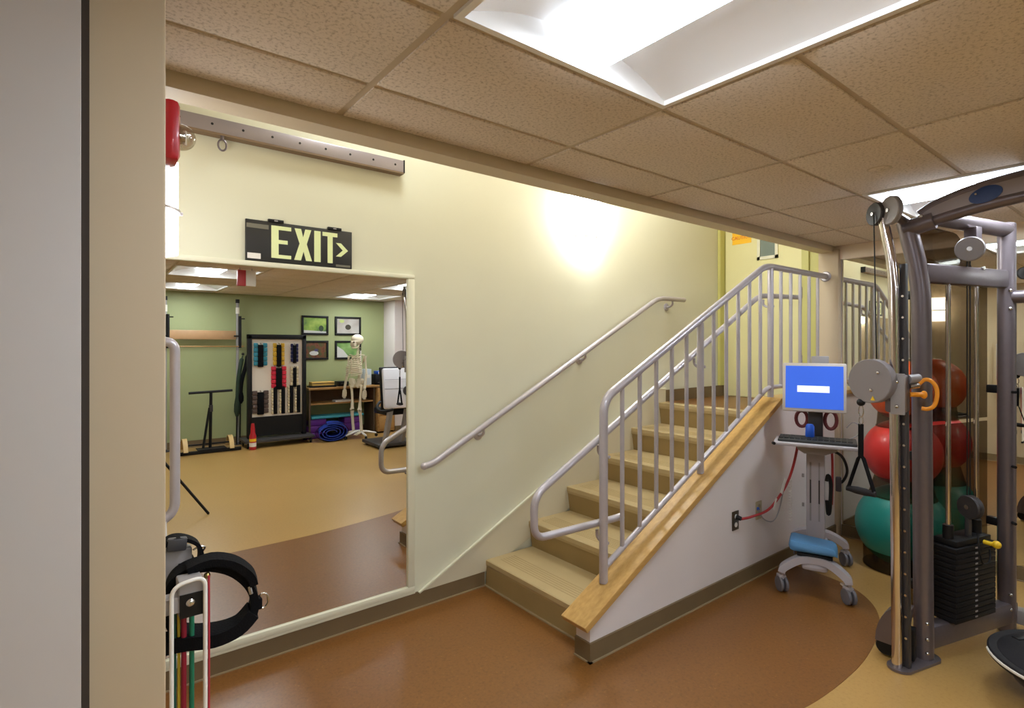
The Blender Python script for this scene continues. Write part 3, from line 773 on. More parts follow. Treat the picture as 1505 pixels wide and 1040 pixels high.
# ---- stirrup handles hanging from the discs
def stirrup(label, sg):
    fy = (lambda y: y) if sg > 0 else (lambda y: 2*YMID-y)
    x, y = 3.115, 1.085
    def q(dy, z, dx=0): return (x+dx, fy(y+dy), z)
    t = thing('stirrup_handle', label, 'grip', q(0, 1.30), 'stirrup handles on the cable machine')
    MB().sphere(q(0, 1.307), .020, 14, 8).build('stop_ball', BLACK, t)
    MB().tube([q(.011*math.cos(a), 1.262+.030*math.sin(a)) for a in [2*math.pi*k/16 for k in range(16)]], .0032, 8, closed=True).build('carabiner', ZINC, t)
    MB().tube([q(.009*math.cos(a), 1.214+.022*math.sin(a)) for a in [2*math.pi*k/14 for k in range(14)]], .0028, 8, closed=True).build('steel_ring', ZINC, t)
    MB().strip([q(0, 1.196), q(.001, 1.03)], (.3, .95, 0), .026, .006).build('strap', FABRIC, t)
    for s in (-1, 1):
        MB().strip([q(0, 1.035), q(s*.012, 1.02), q(s*.058, .862), q(s*.056, .85)], (.95, -.3, 0), .022, .006).build('strap_leg', FABRIC, t)
    MB().lathe([(0, -.066), (.014, -.066), (.015, -.05), (.019, -.02), (.019, .02), (.015, .05), (.014, .066), (0, .066)], q(0, .853), (0, 1, .06), 16).build('grip', RUBB, t)
    return t
stirrup('black stirrup handle hanging from the swivel disc beside the computer cart', 1)
stirrup('black stirrup handle hanging from the far column, shown in the wall mirror', -1)

# ---- stacked exercise balls
BX, BY = 4.615, 1.345
def ball(label, z, r, mat):
    t = thing('exercise_ball', label, 'ball', (BX, BY, z-r), 'stacked exercise balls')
    MB().sphere((BX, BY, z), r, 48, 32).build('shell', mat, t)
    MB().lathe([(0, .004), (.011, .004), (.014, -.004)], (BX-r*.80, BY-r*.56, z-r*.2), (-.8, -.56, -.2), 14).build('valve_plug', WHITEP, t)
ball('teal exercise ball, lowest of the stack by the end mirror', .306, .288, BALLT)
ball('red exercise ball, middle of the stack by the end mirror', .826, .240, BALLR)
ball('orange exercise ball, topmost of the stack by the end mirror', 1.272, .214, BALLO)
def ring(label, z0, r0, z1, r1):
    t = thing('ball_ring', label, 'stand', (BX, BY, z0), 'smoked rings between the balls')
    MB().lathe([(r0, z0), (r1, z1), (r1-.004, z1), (r0-.004, z0)], (BX, BY, 0), n=40).build('ring_wall', SMOKE2, t)
    MB().lathe([(r0-.006, z0-.002), (r0+.004, z0-.002), (r0+.004, z0+.006), (r0-.006, z0+.006)], (BX, BY, 0), n=40).build('ring_foot', SMOKE2, t)
ring('smoked plastic ring on the floor under the teal ball', .004, .235, .135, .236)
ring('smoked plastic ring between the teal and red balls', .515, .203, .656, .166)
ring('smoked plastic ring between the red and orange balls', 1.010, .155, 1.116, .146)

# ---- balance trainer lying dome-down
bo = thing('balance_trainer', 'round black balance trainer lying flat side up beside the machine', 'balance trainer', (3.42, .325, 0))
bc = (3.42, .325, 0)
MB().lathe([(0, .004), (.09, .012), (.17, .04), (.235, .09), (.265, .14), (.27, .165)], bc, n=48).build('dome', M('dome_dark', (44, 40, 62), .45), bo)
MB().lathe([(.27, .160), (.31, .160), (.32, .170), (.32, .192), (.314, .198), (.29, .198), (.284, .195), (.278, .198), (0, .198)], bc, n=56).build('platform', RUBB, bo)
MB().tube([Vector(bc)+Vector((.318*math.cos(a), .318*math.sin(a), .184)) for a in [R(108)+R(50)*k/14 for k in range(15)]], .0075, 8).build('edge_label', WHITEP, bo, 'white edge stripe')
for a in (60, 240):
    ca, sa = math.cos(R(a)), math.sin(R(a))
    MB().obox(Vector(bc)+Vector((.24*ca, .24*sa, .199)), (-sa, ca, 0), (ca, sa, 0), UP, .11, .035, .008, .003).build('hand_grip', BLACK, bo)

# ================================================================== COMPUTER CART AND WALL OUTLETS
ct = thing('computer_cart', 'grey mobile computer cart with blue screen beside the stair wall', 'computer cart', (3.94, 1.65, 0))
CC = Vector((3.94, 1.65, 0)); CF = Vector((-.929, -.370, 0)); CS = Vector((.370, -.929, 0))
def q(s, f, z): return CC+CS*s+CF*f+UP*z
hub = MB().obox(q(0, .02, .185), CS, CF, UP, .15, .62, .05, .02); hub.build('base_spine', LGREY, ct)
for f in (.34, -.34):
    pth = smoothpath([q(-.185, f, .135), q(-.17, f*.985, .165), q(-.085, f*.90, .218), q(0, f*.86, .228), q(.085, f*.90, .218), q(.17, f*.985, .165), q(.185, f, .135)], 4)
    MB().strip(pth, CF, .075, .042).build('base_arch', LGREY, ct)
    for s in (-.185, .185):
        c = q(s, f, .052); dv = (CF*.85+CS*.5).normalized(); w = MB()
        ca = MB()
        ca.cyl(c+UP*.05, c+UP*.09, .016, n=12); ca.obox(c+UP*.045-dv*.008, dv, dv.cross(UP), UP, .05, .046, .03, .008)
        cs = ca.build('caster_fork', LGREY, ct)
        sd = dv.cross(UP)
        for g in (-.016, .016):
            MB().lathe([(0, -.010), (.030, -.010), (.036, -.011), (.047, -.008), (.05, 0), (.047, .008), (.036, .011), (.030, .010), (0, .010)], c+sd*g, sd, 22).build('caster_wheel', M('caster_grey', (112, 108, 112), .5), cs)
        MB().lathe([(0, .012), (.026, .012), (.028, .010)], c+sd*(-.016 if s < 0 else -.016), -sd, 18).build('caster_hub', LGREY, cs)
        if s > 0 and f > 0: MB().obox(c+UP*.052-dv*.045, dv, sd, UP, .045, .03, .014, .004).build('brake_tab', WHITEP, cs)
MB().obox(q(0, .235, .252), CS, CF, UP, .20, .17, .022, .005).build('base_tray', BLACK, ct)
po = MB().obox(q(0, 0, .545), CS, CF, UP, .112, .07, .70, .010).build('column', LGREY, ct)
for s in (-.03, .022):
    MB().obox(q(s, .0355, .60), CS, CF, UP, .011, .003, .40).build('column_slot', GREYP, po)
    MB().obox(q(s, .036, .60), CS, CF, UP, .009, .003, .16).build('column_slot', GUND, po)
for s, z in ((-.075, .70), (-.075, .50), (-.07, .26)): MB().cyl(q(s, .02, z-.012), q(s, .02, z+.012), .008, n=8).build('cable_clip', GREYP, po)
MB().prism([(-.11, .945), (.13, .945), (.12, .915), (.06, .89), (-.06, .89), (-.10, .915)], CS, UP, CF, .02, .24, CC).build('tray_housing', GREYP, ct)
ty = MB().obox(q(0, .20, .957), CS, CF, (UP+CF*.03), .475, .28, .022, .008).build('keyboard_tray', LGREY, ct)
kb = MB().obox(q(.01, .195, .977), CS, CF, UP, .445, .225, .018, .006).build('keyboard', M('keyboard_black', (46, 46, 44), .5), ct)
km = MB()
for r_ in range(4):
    for c_ in range(13): km.obox(q(-.195+.0325*c_, .255-.036*r_, .989), CS, CF, UP, .026, .028, .006)
km.build('keycaps', M('keycap_black', (36, 36, 36), .5), kb, smooth=False)
MB().cyl(q(-.238, .325, .957), q(-.23, .345, .957), .010, n=10).build('tray_knob', BLACK, ct)
MB().obox(q(0, -.01, 1.06), CS, CF, UP, .09, .05, .24, .01).build('monitor_stem', GUND, ct)
TL = R(8); mu = (UP*math.cos(TL)-CF*math.sin(TL)); mf = (CF*math.cos(TL)+UP*math.sin(TL)); MC = q(-.008, .085, 1.312)
mon = MB().obox(MC, CS, mf, mu, .376, .040, .328, .008).build('monitor', M('bezel_silver', (206, 196, 186), .4), ct, 'flat monitor with silver bezel')
MB().obox(MC+mf*.0208, CS, mf, mu, .340, .002, .286).build('screen', SCREEN, mon, 'plain blue screen', smooth=False)
MB().obox(MC+mf*.0222-CS*.004-mu*.012, CS, mf, mu, .190, .001, .044).build('dialog_box', SCREENW, mon, smooth=False)
MB().obox(MC-mf*.04-mu*.03, CS, mf, mu, .20, .05, .20, .015).build('monitor_back', GUND, mon)
MB().obox(MC-mf*.03+mu*.178+CS*.035, CS, mf, mu, .105, .04, .075, .006).build('rear_bracket', GREYP, ct)
MB().tube([q(-.085+.035*math.cos(a), -.03, 1.085+.055*math.sin(a)) for a in [2*math.pi*k/20 for k in range(20)]],   .012, 8, closed=True).build('cord_coil', M('cord_dark_red', (104, 34, 36), .5), ct)
MB().tube([q(.09+.035*math.cos(a), -.03, 1.085+.06*math.sin(a)) for a in [2*math.pi*k/20 for k in range(20)]],   .012, 8, closed=True).build('cord_coil', M('cord_dark_red', (104, 34, 36), .5), ct)
MB().lathe([(.0, 0), (.026, 0), (.028, .01), (.026, .07), (.018, .085), (.0, .085)], q(-.03, .16, .989), n=16).build('scanner', BLUED, ct, 'blue hand scanner')
MB().tube(smoothpath([q(.20, .12, .99), q(.245, .10, 1.02), q(.25, .08, 1.07), q(.215, .06, 1.09), q(.18, .05, 1.05)], 5), .0035, 8).build('mouse_cord', GREYP, ct)
MB().tube(smoothpath([q(.07, .05, .90), q(.15, .03, .86), q(.185, .0, .76), q(.16, -.02, .68), q(.12, -.02, .66)], 5), .009, 8).build('cable', BLACK, ct)
MB().tube(smoothpath([q(.095, .01, .91), q(.10, .0, .78), q(.098, .0, .60), q(.095, .01, .52)], 5), .008, 8).build('cable', REDC, ct)
MB().obox(q(.135, -.01, .66), CS, CF, UP, .035, .03, .10, .008).build('power_adapter', M('adapter_dark', (52, 44, 48), .5), ct)
MB().tube(smoothpath([q(.065, .03, .68), q(.075, .03, .72), q(.09, .03, .66), q(.085, .03, .50), q(.075, .03, .46), q(.068, .03, .55)], 5), .012, 8).build('cable_bundle', BLACK, ct)
cl = [q(-.155+.009*math.cos(k*.9), .0+.009*math.sin(k*.9), .66-.0028*k) for k in range(110)]
MB().tube(cl, .0022, 6).build('coiled_wire', WHITEP, ct)

bp_ = thing('blue_pad', 'pale blue cushion bag lying on the cart base', 'bag', tuple(q(0, .235, .263)))
sp = MB().obox(q(-.01, .235, .303), CS, CF, UP, .275, .20, .075, .03)
def crum(v):
    k = math.sin(v.x*41)*math.cos(v.y*37)*.008+math.sin(v.x*90+v.y*60)*.003
    s = (v-CC).dot(CS)
    return v+UP*(k*(1 if v.z > .285 else .0)-(.022*max(0, (s+.0)/.11) if v.z > .29 else 0))
sp.map(crum).build('cover', BLUEP, bp_)
MB().obox(q(.088, .318, .285), CS, CF, UP, .03, .012, .03, .004).build('valve', M('valve_dark', (40, 52, 70), .5), bp_)

def plate(name, label, x, z, mat, sock):
    t = thing(name, label, 'outlet', (x, K0, z), 'outlets in the stair wall')
    B(x-.038, x+.038, K0-.008, K0-.001, z-.062, z+.062, bev=.002).build('cover_plate', mat, t)
    for dz in (.027, -.027):
        MB().lathe([(0, .003), (.015, .003), (.016, 0)], (x, K0-.008, z+dz), (0, -1, 0), 14).build('socket', sock, t)
    return t
plate('wall_outlet', 'dark metal outlet plate with the red cord plugged in', 3.366, .443, M('outlet_metal', (96, 84, 70), .35, .7), WHITEP)
plate('wall_outlet', 'tan outlet plate behind the red cord', 3.668, .455, M('outlet_tan', (172, 158, 126), .5), M('outlet_tan2', (150, 136, 106), .5))
pc = thing('power_cord', 'red power cord looping from the outlet to the computer cart', 'cord', (3.374, 1.885, .455))
MB().tube(smoothpath([(3.39, 1.882, .455), (3.483, 1.86, .458), (3.652, 1.83, .483), (3.782, 1.80, .588), (3.838, 1.78, .677), (3.843, 1.75, .786), (3.833, 1.72, .915)], 6), .0085, 10).build('flex', REDC, pc)
MB().cyl((3.366, K0-.012, .468), (3.372, 1.872, .462), .017, .013, 14).build('plug', BLACK, pc)
MB().obox((3.775, 1.79, .63), (.5, 0, .8), (0, 1, 0), (-.8, 0, .5), .11, .003, .03).build('cord_tag', WHITEP, pc, 'white paper cord tag', smooth=False)
MB().obox((3.70, 1.81, .515), (.5, 0, .8), (0, 1, 0), (-.8, 0, .5), .08, .003, .022).build('cord_tag', WHITEP, pc, smooth=False)
gc = thing('data_cable', 'thin grey cable hanging below the red cord', 'cable', (3.631, 1.90, .461))
MB().tube(smoothpath([(3.640, 1.898, .468), (3.676, 1.88, .401), (3.76, 1.86, .371), (3.806, 1.84, .433), (3.803, 1.81, .56), (3.80, 1.80, .60)], 6), .0045, 8).build('jacket', GREYP, gc)
MB().cyl((3.645, K0-.011, .475), (3.637, 1.895, .468), .010, n=10).build('connector', BLUED, gc)

# ================================================================== STRAP RACK ON THE PARTITION
rk = thing('strap_rack', 'wall rack with chrome loop and grey arm at the lower left partition', 'rack', (PA, 1.65, .95))
MB().tube(fillet([(PA+.001, 1.75, 1.605), (.192, 1.75, 1.612), (.192, 1.75, 1.135), (PA+.001, 1.75, 1.108)], .05, 8), .0125, 14).build('chrome_loop', STEEL, rk)
B(PA+.001, PA+.010, 1.50, 1.80, .90, 1.64).build('back_board', WALLB, rk)
B(PA+.010, .172, 1.738, 1.756, 1.04, 1.12).build('strut', WHITEP, rk)
B(PA+.010, .222, 1.665, 1.70, .978, 1.062, bev=.004).build('arm_plate', GREYP, rk)
for z in (1.022, 1.006): B(.190, .206, 1.6635, 1.6655, z-.003, z+.003).build('slot', BLACK, rk)
B(PA+.010, .210, 1.50, 1.54, .965, 1.0).build('cross_arm', GREYP, rk)
B(.173, .224, 1.500, 1.560, .950, 1.034, bev=.004).build('end_block', GREYP, rk)
B(.174, .2245, 1.4965, 1.5005, .950, 1.005).build('end_pad', BLACK, rk)
MB().lathe([(0, .007), (.006, .006), (.0095, .002), (.0095, 0)], (.196, 1.497, .984), (0, -1, 0), 14).build('bolt', ZINC, rk)

bl_ = thing('padded_belt', 'black padded belt loop with metal ring hanging on the strap rack', 'belt', (.27, 1.58, .85))
loop = smoothpath([(.160, 1.60, .93), (.166, 1.60, 1.000), (.195, 1.595, 1.030), (.245, 1.59, 1.036), (.300, 1.585, 1.012), (.340, 1.58, .968), (.356, 1.58, .918), (.345, 1.58, .880), (.300, 1.58, .860), (.24, 1.585, .862), (.185, 1.595, .880), (.160, 1.60, .93)], 5)
MB().strip(loop[:-1], (.15, 1, .1), .055, .020, closed=True).build('webbing', FABRIC, bl_)
MB().strip(smoothpath([(.20, 1.57, 1.040), (.25, 1.565, 1.052), (.30, 1.56, 1.036), (.338, 1.56, 1.0), (.350, 1.56, .970)], 4), (.15, 1, .1), .045, .020).build('pad_flap', FABRIC, bl_)
MB().strip(smoothpath([(.150, 1.585, .862), (.20, 1.575, .862), (.26, 1.57, .852), (.315, 1.57, .862), (.35, 1.57, .892)], 4), (.15, 1, .1), .05, .034).build('pad', FABRIC, bl_)
MB().tube([(.378+.013*math.cos(a), 1.578, .906+.020*math.sin(a)) for a in [2*math.pi*k/18 for k in range(18)]], .0028, 8, closed=True).build('ring', ZINC, bl_)
MB().obox((.364, 1.577, .905), (1, 0, 0), (0, 1, 0), UP, .018, .03, .03, .004).build('ring_tab', FABRIC, bl_)
MB().cyl((.338, 1.552, .965), (.342, 1.548, .945), .005, n=8).build('rivet', ZINC, bl_)
MB().sphere((.240, 1.555, 1.018), .008, 10, 6).build('snap', M('brass', (176, 150, 90), .3, 1), bl_)

b2 = thing('buckle_strap', 'black nylon strap with silver buckle on top of the grey arm', 'strap', (.20, 1.68, 1.062))
MB().strip(smoothpath([(.150, 1.672, 1.075), (.175, 1.672, 1.092), (.205, 1.672, 1.088), (.235, 1.672, 1.066), (.243, 1.672, 1.03), (.232, 1.672, 1.0), (.223, 1.672, 1.03)], 5), (0, 1, 0), .05, .009).build('webbing', FABRIC, b2)
MB().obox((.186, 1.655, 1.080), (1, 0, -.1), (0, 1, 0), (.1, 0, 1), .045, .02, .034, .005).build('buckle', M('buckle_dark', (62, 60, 62), .4), b2)
MB().tube(smoothpath([(.222, 1.65, 1.058), (.236, 1.65, 1.064), (.250, 1.65, 1.060), (.243, 1.65, 1.048)], 4), .0025, 8).build('clip', ZINC, b2)

def band(label, name, pts, r, mat):
    t = thing(name, label, 'resistance band', tuple(pts[0]), 'resistance bands on the strap rack')
    MB().tube(smoothpath(pts, 5), r, 10).build('tubing', mat, t)
    e = Vector(pts[-1]); MB().cyl(e+UP*.012, e-UP*.03, r*1.5, n=10).build('end_cuff', BLACK, t)
wl = thing('resistance_loop', 'white tubing loop draped over the grey block of the strap rack', 'resistance band', (.2, 1.49, .45), 'resistance bands on the strap rack')
MB().tube(fillet([(.157, 1.492, .32), (.157, 1.492, 1.032), (.2265, 1.492, 1.042), (.2265, 1.492, .32)], .026, 6), .0048, 10).build('tubing', WHITEP, wl)
MB().cyl((.150, 1.492, .31), (.233, 1.492, .31), .014, n=12).build('grip', BLACK, wl)
band('dark green resistance tube nearest the partition', 'resistance_tube', [(.171, 1.57, .955), (.1715, 1.565, .8), (.170, 1.56, .45)], .0038, M('tube_green_dark', (18, 78, 66), .5))
band('yellow resistance tube on the strap rack', 'resistance_tube', [(.180, 1.57, .955), (.180, 1.565, .8), (.179, 1.56, .42)], .0036, M('tube_yellow', (196, 168, 44), .5))
band('dark red resistance tube on the strap rack', 'resistance_tube', [(.190, 1.56, .955), (.190, 1.56, .8), (.188, 1.56, .44)], .0062, M('tube_red', (140, 18, 44), .5))
band('bright green resistance tube hanging below the black end pad', 'resistance_tube', [(.207, 1.56, .955), (.207, 1.56, .8), (.206, 1.56, .40)], .0060, M('tube_green', (20, 116, 84), .5))
band('thin red resistance tube beside the white loop', 'resistance_tube', [(.236, 1.505, 1.035), (.236, 1.502, .8), (.234, 1.50, .46)], .0026, M('tube_red_thin', (176, 44, 60), .5))

# ================================================================== THE REAR OF THE ROOM (SEEN IN THE WALL MIRROR)
YB = YREAR
# ---- mobile rack with cuff weights
wr = thing('cuff_rack', 'tall black rolling board holding coloured cuff weights, shown in the mirror', 'rack', (2.42, -3.30, 0))
RX0, RX1, RY = 1.98, 2.87, -3.33
B(RX0+.05, RX1-.05, RY-.02, RY+.012, .26, 1.70).build('peg_board', M('pegboard_white', (226, 214, 198), .6), wr)
for a in (RX0, RX1-.06): B(a, a+.06, RY-.05, RY+.05, .13, 1.76, bev=.006).build('upright', BLACK, wr)
B(RX0, RX1, RY-.05, RY+.05, 1.69, 1.765, bev=.006).build('header', BLACK, wr)
B(RX0+.06, RX1-.06, RY-.03, RY+.03, .16, .46).build('kick_panel', BLACK, wr)
B(RX0-.08, RX1+.08, RY-.22, RY+.24, .085, .13, bev=.008).build('base_tray', GUND, wr)
for x in (RX0-.03, RX1+.03):
    for y in (RY-.16, RY+.18):
        c = MB().cyl((x, y, .085), (x, y, .055), .015, n=8).build('caster_stem', ZINC, wr)
        MB().lathe([(0, -.014), (.036, -.014), (.04, -.008), (.04, .008), (.036, .014), (0, .014)], (x, y, .041), (1, 0, 0), 16).build('caster_wheel', BLACK, c)
def cuff(label, x, z, w, hgt, mat, y=RY+.016):
    t = thing('cuff_weight', label, 'cuff weight', (x, y, z-hgt/2), 'cuff weights on the rack')
    b = MB()
    n = 5
    for k in range(n):
        for s in (-1, 1):
            zz = z-hgt/2+hgt*(k+.5)/n
            b.box(x+s*w*.19, x+s*w*.5, y, y+.034, zz-hgt/n*.47, zz+hgt/n*.47, bev=.010)
    b.build('weight_pocket', mat, t)
    B(x-w*.2, x+w*.2, y, y+.046, z-hgt/2-.02, z+hgt*.42, bev=.008).build('strap', FABRIC, t)
    MB().cyl((x, y+.044, z+hgt*.46), (x, y-.02, z+hgt*.5), .008, n=8).build('hook', ZINC, t)
CB = M('cuff_teal', (46, 128, 146), .7); CY = M('cuff_yellow', (206, 160, 40), .7); CN = M('cuff_navy', (26, 26, 74), .7)
CRD = M('cuff_red', (204, 30, 56), .7); CBG = M('cuff_beige', (206, 188, 152), .7); CBR = M('cuff_brown', (84, 66, 58), .7); CBK = M('cuff_black', (30, 28, 30), .7)
cuff('teal cuff weight at the top of the rolling board', 2.165, 1.45, .20, .36, CB)
cuff('yellow cuff weight beside the teal one', 2.44, 1.45, .175, .36, CY)
cuff('navy cuff weight in the top right of the board', 2.685, 1.47, .12, .30, CN)
cuff('red cuff weight in the middle of the board', 2.44, 1.08, .23, .35, CRD)
cuff('beige cuff weight right of the red one', 2.685, 1.09, .13, .32, CBG)
cuff('brown cuff weight at the lower left of the board', 2.165, .70, .24, .36, CBR)
for k, (x, lab) in enumerate(((2.37, 'beige and black cuff strip, leftmost of the hanging strips'), (2.49, 'beige and black cuff strip, second of the hanging strips'), (2.62, 'beige and black cuff strip, third of the hanging strips'), (2.73, 'beige and black cuff strip, rightmost of the hanging strips'))):
    t = thing('cuff_strip', lab, 'cuff weight', (x, RY+.016, .5), 'cuff strips on the rack')
    m = MB(); m2_ = MB()
    for i in range(9): m.box(x-.045, x-.012, RY+.016, RY+.046, .50+.048*i, .50+.048*i+.043, bev=.008)
    m2_.box(x-.008, x+.045, RY+.016, RY+.05, .49, .94, bev=.006)
    m.build('pocket_column', CBG, t); m2_.build('strap', FABRIC, t)
    MB().cyl((x, RY+.046, .93), (x, RY, .95), .008, n=8).build('hook', ZINC, t)
# ---- skeleton on a wheeled stand, turned towards the rack
sk_ = thing('skeleton_model', 'life-size white plastic skeleton hanging on a white wheeled stand', 'skeleton', (3.66, -3.10, 0))
KX, KY = 3.66, -3.10
SV = Vector((.42, .908, 0)); FV = Vector((-.908, .42, 0))     # left-right and facing directions
def k_(s, f, z): return Vector((KX, KY, 0))+SV*s+FV*f+UP*z
stn = MB().cyl(k_(0, -.10, .08), k_(0, -.10, 1.50), .012, n=10).build('stand_pole', WHITEE, sk_)
for k in range(5):
    a = 2*math.pi*k/5+.3; dx, dy = math.cos(a), math.sin(a); c = k_(0, -.06, 0)
    MB().tube([c+UP*.11, c+Vector((dx*.12, dy*.12, .10)), c+Vector((dx*.29, dy*.29, .065))], [.022, .02, .014], 10).build('stand_foot', WHITEE, sk_)
    MB().lathe([(0, -.012), (.026, -.012), (.028, 0), (.026, .012), (0, .012)], c+Vector((dx*.29, dy*.29, .029)), (-dy, dx, 0), 14).build('caster', BLACK, sk_)
sku = MB().sphere(k_(0, -.02, 1.688), .112, 28, 18, (.95, .86, .84))
sku.v = [v+FV*(.018 if v.z < 1.66 else 0) for v in sku.v]
su = sku.build('skull', BONE, sk_)
MB().obox(k_(0, .075, 1.615), SV, FV, UP, .10, .075, .10, .025).build('face', BONE, su)
for s in (-.033, .033): MB().sphere(k_(s, .098, 1.645), .018, 12, 8).build('eye_socket', M('socket_dark', (92, 80, 66), .8), su)
MB().tube(smoothpath([k_(-.052, -.005, 1.60), k_(-.05, .04, 1.555), k_(0, .098, 1.548), k_(.05, .04, 1.555), k_(.052, -.005, 1.60)], 5), .013, 8).build('jaw', BONE, su)
sp2 = MB()
for k in range(24):
    u = k/23; z = 1.56-.60*u; f = -.045+.028*math.sin(u*math.pi*2.0)
    sp2.cyl(k_(0, f, z-.010), k_(0, f, z+.010), .017+.008*u, n=10); sp2.cyl(k_(0, f-.015, z), k_(0, f-.05, z-.008), .005, n=6)
sp2.build('spine', BONE, sk_)
rbm = MB()
for k in range(10):
    u = k/9; z = 1.405-.030*k; w = .075+.075*math.sin(min(u*1.35, 1)*math.pi/2); dd = .065+.055*math.sin(min(u*1.4, 1)*math.pi/2)
    drop = .035+.03*u
    for s in (-1, 1):
        pts = [k_(s*w*math.sin(a), -.04+dd*(1-math.cos(a))*.85, z-drop*(a/math.pi)) for a in [math.pi*.95*i/10 for i in range(11)]]
        rbm.tube(pts, .0088, 6)
rbm.build('rib_cage', BONE, sk_)
MB().obox(k_(0, .125, 1.27), SV, FV, UP, .03, .012, .17, .004).build('sternum', BONE, sk_)
for s in (-1, 1):
    MB().tube(smoothpath([k_(0, .07, 1.41), k_(s*.09, .06, 1.43), k_(s*.175, -.01, 1.425)], 4), .008, 8).build('collarbone', BONE, sk_)
    MB().prism([(0, 0), (.075, .03), (.09, .075), (.01, .07), (-.01, -.08)], SV*s, UP, FV, -.065, -.055, k_(s*.09, 0, 1.34)).build('shoulder_blade', BONE, sk_)
    sh, el, wr_ = k_(s*.185, -.01, 1.405), k_(s*.215, -.005, 1.105), k_(s*.225, .05, .855)
    a1 = MB().tube([sh, sh.lerp(el, .12), sh.lerp(el, .5), sh.lerp(el, .9), el], [.028, .018, .014, .018, .025], 10).build('upper_arm', BONE, sk_)
    m = MB(); off = SV*.012
    for g in (-1, 1): m.tube([el+off*g, el.lerp(wr_, .5)+off*g*1.3, wr_+off*g], [.014, .010, .013], 8)
    m.build('forearm', BONE, sk_)
    hnd = MB().obox(wr_-UP*.025, SV, FV, UP, .045, .02, .035, .008)
    for i, L in enumerate((.075, .095, .10, .095, .08)):
        b0 = wr_+FV*(-.03+.016*i)*1.0-UP*.035+SV*.0; kn = b0+FV*(-.012+.006*i)-UP*L*.75; e = kn+FV*.004-UP*L*.75
        hnd.tube([b0, kn, kn.lerp(e, .5), e], [.009, .009, .008, .006], 6)
    hnd.build('hand', BONE, sk_)
    hp, kn_, an = k_(s*.095, 0, .905), k_(s*.085, .015, .495), k_(s*.085, -.02, .125)
    MB().tube([hp, hp.lerp(kn_, .05)+SV*s*.025, hp.lerp(kn_, .2)+SV*s*.012, hp.lerp(kn_, .55), hp.lerp(kn_, .92), kn_], [.032, .028, .022, .019, .028, .038], 10).build('thigh_bone', BONE, sk_)
    MB().sphere(kn_+FV*.032, .019, 12, 8).build('kneecap', BONE, sk_)
    m = MB().tube([kn_-UP*.03, kn_.lerp(an, .2), kn_.lerp(an, .6), an], [.036, .022, .017, .022], 10)
    m.tube([kn_-UP*.05+SV*s*.03, kn_.lerp(an, .5)+SV*s*.03, an+SV*s*.022], [.011, .009, .012], 8)
    m.build('shin_bones', BONE, sk_)
    ft = MB().sphere(an-UP*.025-FV*.03, .026, 12, 8)
    for i in range(5):
        ft.tube([an-UP*.02+SV*(-.02+.01*i), an+FV*.075-UP*.035+SV*(-.026+.014*i), an+FV*.15-UP*.05+SV*(-.034+.018*i)], [.012, .008, .006], 6)
    ft.build('foot', BONE, sk_)
pv = MB()
for s in (-1, 1):
    pv.prism([(.015, -.02), (.06, .065), (.125, .085), (.15, .05), (.135, 0), (.10, -.03), (.075, -.085), (.03, -.075)], SV*s, UP, FV, -.03, .045, k_(0, 0, .945))
pv.prism([(-.05, .06), (.05, .06), (.02, -.05), (-.02, -.05)], SV, UP, FV, -.06, -.03, k_(0, 0, .95))
po_ = pv.build('pelvis', BONE, sk_)
bvm = po_.modifiers.new('bevel', 'BEVEL'); bvm.width = .012; bvm.segments = 2

# ---- framed pictures
def pic_mat(name, cols, scale, seed):
    m = bpy.data.materials.new(name); m.use_nodes = True; nt = m.node_tree; b = nt.nodes['Principled BSDF']; b.inputs['Roughness'].default_value = .3
    tc = nt.nodes.new('ShaderNodeTexCoord'); n = nt.nodes.new('ShaderNodeTexNoise'); n.noise_dimensions = '4D'
    n.inputs['W'].default_value = seed; n.inputs['Scale'].default_value = scale; n.inputs['Detail'].default_value = 3
    nt.links.new(tc.outputs['Object'], n.inputs['Vector']); r = nt.nodes.new('ShaderNodeValToRGB'); r.color_ramp.elements.remove(r.color_ramp.elements[1])
    r.color_ramp.elements[0].position = .3; r.color_ramp.elements[0].color = lin(cols[0])
    for i, c in enumerate(cols[1:]): e = r.color_ramp.elements.new(.3+.4*(i+1)/(len(cols)-1)); e.color = lin(c)
    nt.links.new(n.outputs['Fac'], r.inputs['Fac']); nt.links.new(r.outputs[0], b.inputs['Base Color']); return m
def picture(label, x0, x1, z0, z1, mat, extra):
    t = thing('framed_picture', label, 'picture', ((x0+x1)/2, YB, z0), 'four framed nature pictures')
    w = .036
    for a in ((x0, x1, z1-w, z1), (x0, x1, z0, z0+w)): B(a[0], a[1], YB+.001, YB+.028, a[2], a[3], bev=.004).build('frame_rail', BLACK, t)
    for a in ((x0, x0+w), (x1-w, x1)): B(a[0], a[1], YB+.001, YB+.028, z0+w, z1-w, bev=.004).build('frame_stile', BLACK, t)
    B(x0+w, x1-w, YB+.001, YB+.012, z0+w, z1-w).build('print', mat, t, smooth=False)
    for poly, m in extra:
        MB().prism([(x0+w+(x1-x0-2*w)*a, z0+w+(z1-z0-2*w)*b) for a, b in poly], (1, 0, 0), (0, 0, 1), (0, 1, 0), YB+.0118, YB+.0125).build('print_detail', m, t, smooth=False)
def ell(cx, cy, rx, ry): return [(cx+rx*math.cos(2*math.pi*k/18), cy+ry*math.sin(2*math.pi*k/18)) for k in range(18)]
PALE = M('print_pale', (206, 204, 200), .4); DKG = M('print_dark_green', (40, 60, 34), .4)
picture('framed green meadow picture at upper left of the four', 2.955, 3.425, 1.775, 2.115, pic_mat('pic_meadow', [(60, 96, 52), (132, 164, 66), (170, 190, 90)], 7, 1), [([(0, 0), (1, 0), (1, .10), (0, .18)], PALE), (ell(.77, .3, .11, .2), DKG)])
